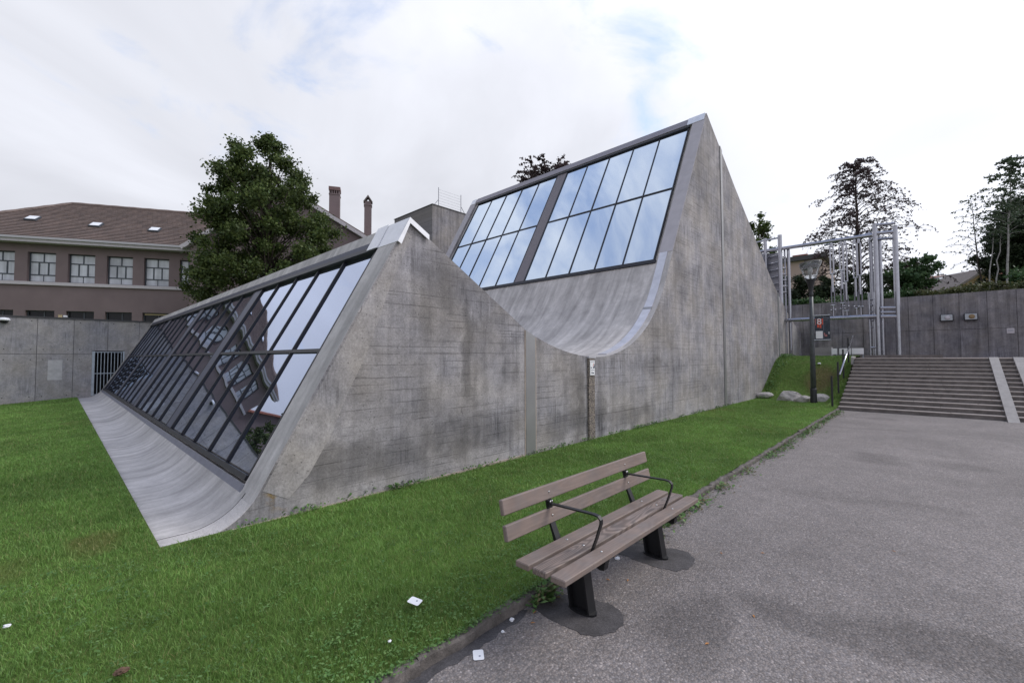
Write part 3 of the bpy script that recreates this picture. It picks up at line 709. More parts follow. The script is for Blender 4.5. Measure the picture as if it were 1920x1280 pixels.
# ================================================================== OLD HOUSE
HP = Vector((6.632, 37.0, 0)); he = Vector((.8746, -.4848, 0)); hn = Vector((-.4848, -.8746, 0)); hz = Vector((0, 0, 1))
house = thing('old_house', 'mauve rendered house with brown tiled hipped roof behind the left wall', 'house', HP+he*-6+hz*3.7)
def hbox(nm, s0, s1, d0, d1, z0, z1, m, parent=house):
    g = G(); g.obox(HP, he, hn, hz, s0, s1, d0, d1, z0, z1); return g.build(nm, m, parent)
HS0 = -14.7
ups = [-9.19+2.06*k for k in range(-2, 5)]; UW = 1.43
openings = [(s, s+UW, 6.93, 8.84) for s in ups]+[(s-.02, s+UW+.02, 4.1, 5.09) for s in ups]
us = sorted({HS0, .0, *[o[0] for o in openings], *[o[1] for o in openings]}); us = [u for u in us if u <= .0]
zs = sorted({3.6, 9.35, 6.93, 8.84, 4.1, 5.09})
g = G()
for a, b in zip(us[:-1], us[1:]):
    run = None
    for c, d in zip(zs[:-1], zs[1:]):
        inside = any(o[0]-1e-6 <= a and b <= o[1]+1e-6 and o[2]-1e-6 <= c and d <= o[3]+1e-6 for o in openings)
        if not inside: g.obox(HP, he, hn, hz, a, b, -.3, 0, c, d)
g.build('wall', M['render'], house)
hbox('side_wall', HS0, HS0+.3, -10, -.301, 3.6, 9.35, M['render']); hbox('rear_wall', HS0+.3, 9, -10.3, -10.0, 3.6, 9.35, M['render'])
hbox('room_back', HS0+.31, -.01, -1.6, -1.5, 3.6, 9.3, M['dark'])
def window(s0, s1, z0, z1, kind, idx):
    w_ = thing('window', None, None, HP+he*s0+hz*z0-parent_world(house)); w_.parent = house
    f = .06; dd0, dd1 = -.26, -.20
    def hb(nm, a, b, d0, d1, c, d, m): g = G(); g.obox(HP, he, hn, hz, a, b, d0, d1, c, d); return g.build(nm, m, w_)
    hb('frame', s0, s0+f, dd0, dd1, z0, z1, M['win_frame']); hb('frame', s1-f, s1, dd0, dd1, z0, z1, M['win_frame'])
    hb('frame', s0+f, s1-f, dd0, dd1, z1-f, z1, M['win_frame']); hb('frame', s0+f, s1-f, dd0, dd1, z0, z0+f, M['win_frame'])
    if kind == 'up':
        H = z1-z0; za, zb = z0+H*.25, z0+H*.68
        for z in (za, zb): hb('transom', s0+f, s1-f, dd0, dd1, z-.035, z+.035, M['win_frame'])
        m = (s0+s1)/2
        hb('bar', m-.03, m+.03, dd0, dd1, zb+.035, z1-f, M['win_frame']); hb('bar', m-.02, m+.02, dd0, dd1-.02, z0+f, za-.035, M['win_frame'])
        for t in (1/3, 2/3): u = s0+(s1-s0)*t; hb('bar', u-.035, u+.035, dd0, dd1, za+.035, zb-.035, M['win_frame'])
        hb('pane', s0+f, s1-f, dd0+.02, dd0+.028, z0+f, z1-f, M['glass_curtain'])
    else:
        m = (s0+s1)/2+.12; hb('bar', m-.03, m+.03, dd0, dd1, z0+f, z1-f, M['win_frame'])
        hb('pane', s0+f, s1-f, dd0+.02, dd0+.028, z0+f, z1-f, M['glass_dark'])
        if idx == 5: hb('blind_box', s0+f, s1-f, dd1+.002, dd1+.05, z1-.14, z1-f-.005, M['yellow'])
def gcurt():
    t = MT('glass_over_pale_curtain')
    f = t.math('MULTIPLY', t.ramp(t.noise(1, 3, .5, t.vec((3, 3, .25))), .3, .7, .72, 1.12), t.ramp(t.noise(.7, 3), .3, .7, .7, 1.1))
    t.set('Base Color', t.mul((.60, .62, .68), f)).set('Roughness', .06).set('Specular IOR Level', .6); return t.m
M['glass_curtain'] = gcurt()
for i, s in enumerate(ups):
    e1 = min(s+UW, -.02)
    window(s, e1, 6.93, 8.84, 'up', i); window(s-.02, min(s+UW+.02, -.02), 4.1, 5.09, 'low', i)
hbox('sill_band', HS0-.05, -.01, .001, .12, 6.72, 6.925, M['fascia'])
hbox('eave_fascia', HS0-.6, -.02, .02, .62, 9.36, 9.62, M['fascia']); 
hbox('gutter', HS0-.65, -.02, .621, .72, 9.56, 9.70, simple('zinc_gutter', (.42, .41, .43), .5, .4))
# hipped roof of overlapping tiles
EZ, RZ = 9.63, 13.54; e0 = .62; rl = math.hypot(e0+5, RZ-EZ); rdir = (hn*(-(e0+5))+hz*(RZ-EZ)).normalized(); rnrm = he.cross(rdir); rnrm = rnrm if rnrm.z > 0 else -rnrm
rf = G(); A0 = HP+hn*e0+hz*EZ
rs0, rs1 = HS0-.62, .0
V = [A0+he*rs0, A0+he*9, HP+hn*-5+hz*RZ+he*9, HP+hn*-5+hz*RZ+he*(-9.7), HP+hn*-10.6+hz*EZ+he*rs0, HP+hn*-10.6+hz*EZ+he*9]
rf.add([v-rnrm*.06*(1 if i in (0, 1) else 0) for i, v in enumerate(V)], [(0, 1, 2, 3), (0, 3, 4), (3, 2, 5, 4)])
roof = rf.build('roof', M['tile'], house)
tg = G(); NR = 26; rh = rl/NR
for r in range(NR):
    sl0 = rs0+(5+.62-.0)*(r/NR)*(9.7-14.7-.62+0)/-5.62 if False else rs0+(-9.7-rs0)*(r/NR)
    s = sl0; tw = .31
    while s < 1.2:
        j = random.uniform(-.012, .012); lift = random.uniform(0, .02)
        O = A0+he*s+rdir*(r*rh+j)
        # front lip
        c = [O+he*.004+rdir*-.03, O+he*(tw-.004)+rdir*-.03]
        k = len(tg.v); tg.v += [tuple(c[0]+rnrm*.075), tuple(c[1]+rnrm*.075), tuple(c[0]-rnrm*.01), tuple(c[1]-rnrm*.01), tuple(O+he*.004+rdir*rh+rnrm*.012), tuple(O+he*(tw-.004)+rdir*rh+rnrm*.012)]
        tg.f += [(k, k+1, k+3, k+2), (k, k+4, k+5, k+1)]; tg.mi += [0, 0]
        s += tw
tl = tg.build('tile_rows', M['tile'], roof); tl['kind'] = 'stuff'
rc = G(); rc.path([HP+hn*-5+hz*(RZ+.05)+he*s for s in np.linspace(-9.7, 6, 30)], [.13+.02*(i % 2) for i in range(30)], 8); hp0 = HP+hn*-5+hz*(RZ+.05)+he*-9.7; hp1 = A0+he*rs0+hz*.05
rc.path([hp0.lerp(hp1, t) for t in np.linspace(0, 1, 18)], [.12+.02*(i % 2) for i in range(18)], 8); rc.build('ridge_tiles', M['tile'], roof)
for s0_, r0_ in ((-10.42, 2.76), (-6.80, 2.38), (-3.36, 2.25)):
    g = G(); g.obox(A0, he, rdir, rnrm, s0_, s0_+.62, r0_, r0_+.66, .05, .17); k = g.build('skylight', M['win_frame'], roof)
    g = G(); g.obox(A0, he, rdir, rnrm, s0_+.05, s0_+.57, r0_+.05, r0_+.61, .172, .185); g.build('pane', M['skylight'], roof)
# gabled wing
wing = G()
gp = [(0, 3.6), (12, 3.6), (12, 10.5), (5.8, 14.0), (0, 9.6)]
def hp_(s, z, d): return HP+he*s+hz*z+hn*d
V = [hp_(s, z, 1.0) for s, z in gp]+[hp_(s, z, -8) for s, z in gp]; n5 = 5
wing.add(V, [tuple(range(5)), tuple(range(9, 4, -1))]+[(i, (i+1) % 5, 5+(i+1) % 5, 5+i) for i in range(5)])
wing.build('gable_wing', M['render'], house)
for (sa, za), (sb, zb), nm in (((-.45, 9.42), (5.8, 14.16), 'verge'), ((12.5, 10.36), (5.8, 14.16), 'verge')):
    g = G(); a, b = hp_(sa, za, 1.35), hp_(sb, zb, 1.35); U = (b-a).normalized(); W = hn.cross(U); W = W if W.z > 0 else -W
    L = (b-a).length; g.obox(a, U, hn, W, 0, L, -.4, 0, -.10, .16); g.build(nm, M['fascia'], house)
    g = G(); g.obox(a, U, hn, W, 0, L, -9.5, -.02, .165, .24); g.build('wing_roof', M['tile'], house)
for s in (3.2, 7.2): 
    hbox('wing_window', s, s+1.2, 1.001, 1.03, 7.0, 8.8, M['glass_window'])
# chimneys
ch = thing('chimney', None, None, hp_(9.0, 12.0, -.5)-parent_world(house)); ch.parent = house; del_ = [k for k in ('label', 'category') if k in ch]
hbox('stack', 8.60, 9.36, -.9, -.15, 9, 14.6, M['render'], ch); hbox('collar', 8.57, 9.39, -.93, -.12, 14.601, 14.68, M['render'], ch)
for k in range(5): s = 8.60+k*.165; hbox('vent_post', s, s+.08, -.24, -.15, 14.681, 14.95, M['render'], ch)
hbox('vent_core', 8.60, 8.70, -.9, -.25, 14.681, 14.95, M['render'], ch); hbox('vent_core', 9.26, 9.36, -.9, -.25, 14.681, 14.95, M['render'], ch)
hbox('cap', 8.56, 9.40, -.94, -.11, 14.951, 15.22, tile_mat('chimney_tile', (.2, .12, .11), (.16, .1, .1)), ch)
c2 = thing('chimney', None, None, hp_(11.4, 12.0, -.5)-parent_world(house)); c2.parent = house
hbox('stack', 11.17, 11.72, -.8, -.25, 8, 14.05, M['render'], c2); hbox('collar', 11.13, 11.76, -.84, -.21, 14.051, 14.11, M['render'], c2)
hbox('vent_core', 11.20, 11.69, -.76, -.29, 14.111, 14.40, M['render'], c2)
g = G(); V = [hp_(s, z, d) for d in (-.86, -.19) for s, z in ((11.10, 14.36), (11.445, 14.88), (11.79, 14.36), (11.72, 14.34), (11.445, 14.72), (11.17, 14.34))]
g.add(V, [tuple(range(6)), tuple(range(11, 5, -1))]+[(i, (i+1) % 6, 6+(i+1) % 6, 6+i) for i in range(6)]); g.build('hood', M['tile_grey'], c2)

# ================================================================== CONCRETE LIFT TOWER BEHIND
tw_ = thing('concrete_tower', 'square raw concrete tower rising behind the low wing ridge', 'tower', (18, 24, 0))
g = G(); g.box(15.96, 20.5, 22.0, 26.4, 0, 11.53); o = g.build('shaft', [M['concrete_tower'] if 'concrete_tower' in M else concrete('tower_concrete', 'XZY', base=(.31, .285, .275), boards=False, streak=.3)], tw_)
g = G(); g.box(15.92, 20.5, 21.96, 26.44, 11.531, 11.57); g.build('roof_edge', M['coping'], tw_)
g = G(); g.box(18.02, 18.30, 21.985, 21.999, 8.7, 9.6); g.build('vent_opening', M['dark'], tw_)
rl_ = [(16.5, 12.78), (18.33, 12.78)]
for x, z in rl_:
    g = G(); g.tube((x, 22.1, 11.57), (x, 22.1, z), .022, n=6); g.tube((x, 22.1, 12.0), (x-.35 if x < 17 else x+.35, 22.1, 11.57), .018, n=6); g.build('rail_post', M['steel_dull'], tw_)
for k in range(6):
    g = G(); z = 11.75+k*.18; g.tube((16.5, 22.1, z), (18.33, 22.1, z), .006, n=4); g.build('rail_wire', M['steel_dull'], tw_)

# ================================================================== STAIRS, RAMPS, HANDRAIL
st = thing('staircase', 'wide flight of fourteen dark granite steps up to the forecourt', 'stairs', (23, -4, PZ))
for k in range(NST):
    x0 = STX+k*TREAD; zt = PZ+RISE*(k+1)
    g = G(); ye = STY-.012*k
    g.box(x0, x0+TREAD+.02, -14, ye, PZ-.4, zt-.035); s_ = g.build('step', M['step'], st)
    x = -14.0
    L = ye+14
    ys_ = [-14.0, -9, -5, -3.3+random.uniform(-.3, .3)]
    while ys_[-1] < ye-1.9: ys_.append(ys_[-1]+random.uniform(1.15, 1.75))
    ys_.append(ye+.01)
    for ya, yb in zip(ys_[:-1], ys_[1:]):
        jz, jx_ = random.uniform(-.004, .003), random.uniform(-.006, .004)
        g = G(); g.box(x0-.02+jx_, x0+TREAD-.03, ya+.004, yb-.004, zt-.0345, zt+jz); g.build('tread', M['step_top'], s_, bevel=.006)
for y0, y1, nm in ((-2.07, -1.82, 'ramp'), (-2.71, -2.45, 'ramp')):
    dx = TREAD*13; a = (STX-.55, PZ+.006); b = (STX+dx+.0, PLZ+.012); sl_ = RISE/TREAD
    g = G(); g.prism([(STX-.42, PZ+.002), (STX+.02, PZ+RISE+.035), (STX+dx+.02, PLZ+.035), (STX+dx+.4, PLZ+.004), (STX+dx, PLZ-.3), (STX, PZ-.1)], y0, y1, 'y'); g.build(nm, M['ramp_stone'], st)
g = G(); g.prism([(STX+13*TREAD-.1, PLZ-.3), (STX+13*TREAD+.75, PLZ-.3), (STX+13*TREAD+.75, PLZ+.08), (STX+13*TREAD+.3, PLZ+.09), (STX+13*TREAD-.02, PLZ+.02)], 2.40, 2.50, 'y'); g.build('end_kerb', M['ramp_stone'], st)
hr = thing('handrail', 'slanting steel handrail on dark posts beside the grassy mound', 'railing', (23.6, 2.68, .6))
posts = [(20.95, .05, 1.25), (22.7, .45, 1.78), (24.4, .95, 2.33), (26.3, 1.5, 2.90)]
for x, a, b in posts:
    g = G(); g.box(x-.035, x+.035, 2.65, 2.71, a, b-.02); g.build('post', M['pole_base'], hr)
g = G(); g.tube((22.45, 2.60, 1.24), (27.6, 2.60, 3.02), .036, n=10); g.build('rail', M['steel'], hr, smooth=True)
for x, z in ((22.7, 1.33), (24.4, 1.91), (26.3, 2.57)):
    g = G(); g.tube((x, 2.66, z-.04), (x, 2.60, z-.03), .012, n=6); g.build('rail_bracket', M['steel_dull'], hr)

# ================================================================== BACK RETAINING WALL
BWX = 34.0
bw = thing('retaining_wall', 'grey panelled concrete wall, backlit shade in its colour, with planted top above the stairs', 'wall', (BWX, 1, PLZ))
jy = [-3.47+1.03*k for k in range(-9, 14)]
for a, b in zip(jy[:-1], jy[1:]):
    for z0_, z1_ in ((PLZ-.1, 3.44-.012), (3.44+.012, 5.42)):
        off = random.uniform(-.006, .006)
        g = G(); g.box(BWX+off, BWX+.25, a+.013, b-.013, z0_, z1_); g.build('panel', M['concrete_y'], bw)
g = G(); g.box(BWX+.035, BWX+.34, jy[0], jy[-1], PLZ-.1, 5.38); g.build('wall_core', M['concrete_y'], bw)
def speaker(y, label, disc):
    t_ = thing('wall_lamp', label, 'lamp', (BWX-.05, y, 4.05))
    g = G(); g.box(BWX-.22, BWX-.004, y-.26, y+.26, 3.90, 4.28); g.build('housing', M['pole_base'], t_, bevel=.02)
    g = G(); g.box(BWX-.245, BWX-.222, y-.225, y+.225, 3.945, 4.255); g.build('front_panel', simple('pale_lamp_front', (.40, .42, .45), .5), t_, bevel=.008)
    lathe([(.0, -.03), (.10, -.022), (.12, 0)], (BWX-.246, y-.03, 4.10), 'x').build('lens', M['ochre'] if disc else M['fascia'], t_, smooth=True)
speaker(-.91, 'left of the two square wall lamps, with a plain pale front', False)
speaker(-1.83, 'right of the two square wall lamps, with a rusty round lens', True)
ns = thing('notice_plate', 'small pale notice plate at the right of the back wall', 'sign', (BWX-.02, -3.23, 3.2))
g = G(); g.box(BWX-.025, BWX-.01, -3.36, -3.09, 3.15, 3.42); g.build('plate', M['fascia'], ns, bevel=.006)
for z in (3.25, 3.32):
    g = G(); g.box(BWX-.03, BWX-.0255, -3.32, -3.13, z, z+.025); g.build('print_line', M['ink_grey'], ns)

# ================================================================== STEEL CARILLON
ca = thing('steel_carillon', 'tall tubular stainless steel carillon with hanging tubes in front of the back wall', 'sculpture', (29.5, 2, PLZ))
CX = 29.5
g = G(); g.box(CX-1.0, CX+1.6, -.6, 2.42, PLZ-.02, PLZ+.14); g.build('basin_edge', M['step'], ca)
def ct(nm, p0, p1, r, m='steel', n=12): g = G(); g.tube(p0, p1, r, n=n); return g.build(nm, M[m], ca, smooth=False)
TB = PLZ+.14
for (x, y, zt) in ((CX, 1.74, 8.95), (CX+.05, .95, 8.66)):            # main front posts
    ct('post', (x, y, TB), (x, y, zt), .10)
for (x, y, zt) in ((CX+.75, 1.98, 8.75), (CX+.9, 1.62, 8.45), (CX+.8, 1.02, 8.45)):
    ct('post', (x, y, TB), (x, y, zt), .085)
for (x, y) in ((CX+.5, 2.11), (CX+.55, 1.92)): ct('slender_post', (x, y, TB), (x, y, 5.4), .045)
beamT = ct('beam', (CX+.1, 1.85, 8.38), (CX+.1, 7.2, 8.40), .10); ct('beam', (CX, 1.74, 4.08), (CX, 6.1, 4.11), .095)
ct('beam', (CX+.55, 1.9, 8.62), (CX+.55, 4.0, 8.30), .04)
for z, r in ((8.42, .085), (8.86, .06)): ct('tower_rail', (CX, 1.74, z), (CX+.05, .95, z-.05), r)
ct('tower_rail', (CX+.8, 1.72, 8.25), (CX+.8, 1.0, 8.2), .06); ct('tower_rail', (CX, 1.74, 8.85), (CX+.75, 1.98, 8.72), .05); ct('tower_rail', (CX, 1.74, 8.3), (CX+.8, 1.98, 8.2), .06)
for z, r in ((4.50, .06), (4.27, .045), (4.05, .085)): ct('tower_rail', (CX, 1.62, z), (CX+.05, .98, z-.03), r)
for z in (5.02, 4.72, 4.36, 3.9, 3.55): ct('ladder_rung', (CX+.5, 2.15, z-.03), (CX+.6, 1.80, z+.03), .035, 'steel_dull', 8)
ct('ladder_rung', (CX+.4, 2.1, 2.45), (CX+.4, 1.9, 2.46), .05)
# hanging chime tubes: two thin rods, a bracket, a thicker tube below, repeated
for (y, ph) in ((3.62, 0), (3.20, .12), (3.03, -.5), (2.61, -.35), (2.43, -.25)):
    zt = 8.30
    tubes = thing('chime', None, None, Vector((CX+.1, y, 4.2))-parent_world(ca)); tubes.parent = ca
    def cc_(nm, p0, p1, r, m='steel'): g = G(); g.tube(p0, p1, r, n=8); g.build(nm, M[m], tubes)
    X0 = CX+.1
    cc_('hanger', (X0, y, zt), (X0, y, zt-.25), .06)
    z1 = 6.55+ph
    for dy in (-.07, .07): cc_('rod', (X0, y+dy, zt-.22), (X0, y+dy, z1), .032)
    cc_('bracket', (X0, y-.1, z1), (X0, y+.1, z1), .05); cc_('tube', (X0, y, z1), (X0, y, z1-1.0), .05)
    z2 = z1-.75
    for dy in (-.065, .065): cc_('rod', (X0+.05, y+dy, z2), (X0+.05, y+dy, z2-1.0-ph*.3), .028, 'steel_dull')
    z3 = z2-1.0-ph*.3
    cc_('bracket', (X0, y-.1, z3), (X0, y+.1, z3), .045); cc_('tube', (X0, y, z3), (X0, y, 4.1), .04)
    z4 = 4.45+abs(ph)*.3
    for dy in (-.09, .09): lathe([(.02, .05), (.06, 0), (.02, -.05)], (X0-.05, y+dy, z4+.1), n=8).build('knob', M['steel'], tubes, smooth=True)
# left tower, partly hidden by the museum slope
ct('post', (CX, 6.08, 2.0), (CX, 6.08, 9.2), .11); ct('post', (CX+.05, 6.86, 2.0), (CX+.05, 6.86, 9.15), .09)
ct('post', (CX+.3, 5.72, 2.0), (CX+.3, 5.72, 8.35), .085); ct('slender_post', (CX+.35, 5.92, 2.0), (CX+.35, 5.92, 8.35), .05)
ct('tower_rail', (CX, 6.08, 9.05), (CX+.05, 8.6, 8.95), .05)
for k in range(6): z = 8.05-k*.42; ct('ladder_rung', (CX+.1, 6.15, z+.02), (CX+.25, 6.75, z-.04), .05)
for k in range(6): z = 7.9-k*.36-.3*(k > 0); ct('ladder_rung', (CX+.15, 6.02, z), (CX+.3, 5.86, z), .045)
g = G()
for k in range(9): z = 8.22-k*.36; g.box(CX-.15, CX-.11, 6.9, 7.62, z-.345, z); 
g.build('slatted_screen', M['steel_dull'], ca)
g = G(); g.box(CX+.4, CX+.45, 6.1, 7.6, 5.2, 8.25); g.build('rear_screen', M['steel_dull'], ca)
ct('post', (CX-.1, 7.72, 2.0), (CX-.1, 7.72, 8.3), .13)
# white information boards and a low block at the carillon's foot
for (y1, y0, lab) in ((3.59, 3.35, 'leftmost small white board in the grass before the carillon'), (3.26, 2.78, 'middle white board in the grass, partly behind the handrail posts'), (2.74, 2.26, 'rightmost and widest white board in the grass before the carillon')):
    b_ = thing('information_board', lab, 'board', (28.3, (y0+y1)/2, 2.0), 'white boards before the carillon')
    zb = 2.0
    g = G(); g.box(28.28, 28.31, y0, y1, zb+.10, zb+.405); g.build('board', M['white'], b_, bevel=.004)
    for yy in (y0+.03, y1-.03): g = G(); g.box(28.312, 28.34, yy-.015, yy+.015, zb-.1, zb+.38); g.build('stake', M['galv'], b_)
lb = thing('concrete_block', 'low pale concrete block at the tail of the museum wall', 'block', (28.6, 4, 1.9))
g = G(); g.box(28.5, 29.1, 3.62, 4.45, 1.8, 2.47); g.build('block', M['concrete_x'], lb, bevel=.01)

# ================================================================== STREET LAMP AND BANNER
LX, LY = 22.47, 3.52
la = thing('street_lamp', 'grey lamp post with a glass funnel head on the lawn by the stairs', 'street lamp', (LX, LY, 0))
g = G(); g.path([(LX, LY, .55), (LX, LY-.005, 2.9), (LX, LY-.01, 4.6)], [.105, .085, .07], 14); g.build('pole', M['pole'], la, smooth=True)
lathe([(.135, -.1), (.13, .05), (.12, .55), (.118, .62), (.106, .63)], (LX, LY, 0)).build('base', M['pole_base'], la, smooth=True)
lathe([(.072, 4.58), (.085, 4.62), (.085, 4.7), (.075, 4.72), (.08, 4.85), (.115, 5.1), (.17, 5.28), (.185, 5.33)], (LX, LY-.01, 0)).build('neck', M['pole_base'], la, smooth=True)
def clear_mat():
    t = MT('smoky_lamp_glass'); t.set('Base Color', (.80, .81, .82)).set('Roughness', .06).set('Transmission Weight', .93).set('IOR', 1.25); return t.m
V = []; F = []; nn_ = 20; prof = [(.19, 5.33, 0), (.25, 5.50, .05), (.33, 5.78, .10), (.41, 6.02, .14)]
for r, z, tl_ in prof:
    for i in range(nn_):
        t = 2*math.pi*i/nn_; V.append((LX+r*math.cos(t), LY-.01+r*math.sin(t), z-tl_*math.sin(t)*.35))
for k in range(3):
    for i in range(nn_): F.append((k*nn_+i, k*nn_+(i+1) % nn_, (k+1)*nn_+(i+1) % nn_, (k+1)*nn_+i))
g = G(); g.add(V, F); o = g.build('glass_funnel', clear_mat(), la, smooth=True); sm = o.modifiers.new('t', 'SOLIDIFY'); sm.thickness = .012
g = G(); top = [Vector(v) for v in V[3*nn_:]]; g.add([v+Vector((0, 0, .004)) for v in top]+[v+Vector((0, 0, .05)) for v in top]+[Vector((LX, LY, 6.11))], [(i, (i+1) % nn_, nn_+(i+1) % nn_, nn_+i) for i in range(nn_)]+[(nn_+i, nn_+(i+1) % nn_, 2*nn_) for i in range(nn_)]+[tuple(range(nn_-1, -1, -1))]); g.build('lid', simple('lamp_lid', (.20, .195, .185), .6), la)
lathe([(.05, 5.33), (.05, 5.6), (.09, 5.62), (.09, 5.80), (.03, 5.86)], (LX, LY, 0), n=12).build('lamp_insert', M['white'], la, smooth=True)
ba = thing('banner', 'dark blue poster with a white 8 and red stripes hung on the lamp post', 'banner', (LX, 3.14, 2.7))
by0, by1, bx = 2.87, 3.41, LX-.01
g = G(); g.box(bx-.006, bx+.006, by0, by1, 2.72, 3.70); g.build('sheet', M['poster'], ba)
for z in (3.735, 2.685):
    g = G(); g.tube((bx, by0-.02, z), (bx, by1+.06, z), .022, n=8); g.build('rod', M['steel'], ba)
def bq(nm, ya, yb, za, zb, m, k=1): g = G(); g.box(bx-.006-.004*k, bx-.0065-.004*(k-1), ya, yb, za, zb); return g.build(nm, M[m], ba)
for ya, yb, za, zb, m in ((3.36, 3.395, 3.33, 3.60, 'pink'), (3.255, 3.32, 3.22, 3.60, 'red'), (3.175, 3.235, 3.20, 3.60, 'red'), (3.11, 3.155, 3.34, 3.60, 'red')): bq('stripe', ya, yb, za, zb, m)
text_mesh('numeral', '8', .36, M['white'], ba, (bx-.0145, 3.245, 3.47), (0, -1, 0), (0, 0, 1))
bq('white_square', 3.13, 3.375, 2.755, 3.07, 'white'); bq('pink_shape', 2.98, 3.07, 2.83, 2.92, 'pink'); bq('pink_shape', 3.05, 3.10, 2.90, 2.99, 'pink'); bq('pale_mark', 2.905, 2.925, 2.93, 3.03, 'white'); bq('print_line', 2.9, 3.08, 3.60, 3.615, 'ink_grey'); bq('print_line', 2.95, 3.08, 3.52, 3.53, 'ink_grey'); bq('panel_divider', 3.093, 3.1, 2.74, 3.69, 'ink_grey')

# ================================================================== BOULDERS
def rock(label, c, size, seed, rot=0):
    rr = random.Random(seed); b = bmesh.new(); bmesh.ops.create_icosphere(b, subdivisions=3, radius=1)
    ps = [Vector((rr.gauss(0, 1), rr.gauss(0, 1), rr.gauss(0, 1))).normalized() for _ in range(11)]; ds = [rr.uniform(.55, .85) for _ in ps]
    for v in b.verts:
        for p, d in zip(ps, ds):
            k = v.co.dot(p)
            if k > d: v.co -= p*(k-d)*.92
        v.co += Vector((rr.gauss(0, .015), rr.gauss(0, .015), rr.gauss(0, .015)))
        v.co = Vector((v.co.x*size[0], v.co.y*size[1], v.co.z*size[2]))
    me = bpy.data.meshes.new('boulder'); b.to_mesh(me); b.free(); me.materials.append(M['rock'])
    o = bpy.data.objects.new('boulder', me); COL.objects.link(o); o.location = c; o.rotation_euler[2] = rot
    tag(o, label, 'rock', 'boulders at the foot of the mound')
rock('small flat boulder against the museum wall at the foot of the mound', (23.4, 5.62, .12), (.30, .42, .2), 3, .2)
rock('largest pointed boulder, in the middle at the foot of the mound', (23.0, 4.55, .10), (.45, .62, .42), 8, .3)
rock('low boulder between the largest one and the lamp post', (22.75, 3.98, .05), (.35, .45, .24), 12, .8)
rock('boulder just right of the lamp post at the foot of the mound', (23.3, 3.38, .12), (.30, .36, .26), 17, .1)

# ================================================================== BENCH
bn = thing('park_bench', 'brown slatted park bench with black metal legs and armrests by the kerb', 'bench', (3.7, 2.1, PZ))
BX0, BX1 = 2.463, 4.90; FX = (3.035, 4.375); SZ = .45
def slat(nm, O, U, W, wdt, th):
    g = G(); g.obox(O, (1, 0, 0), U, W, BX0, BX1, -wdt/2, wdt/2, -th, 0); return g.build(nm, M['wood'], bn, bevel=.007)
seatY = (2.252, 2.083, 1.913)
for y in seatY: slat('seat_slat', (0, y, SZ), (0, 1, 0), (0, 0, 1), .132, .048)
for (ya, za, yb, zb) in ((2.463, .870, 2.437, .747), (2.422, .676, 2.396, .556)):
    U = Vector((0, ya-yb, za-zb)).normalized(); W = Vector((0, -U.z, U.y)); slat('back_slat', (0, (ya+yb)/2, (za+zb)/2), U, W, .122, .042)
bolt = lathe([(.0105, 0), (.0105, .003), (.006, .006)], (0, 0, 0), n=10).mesh('bolt', M['bolt'], True)
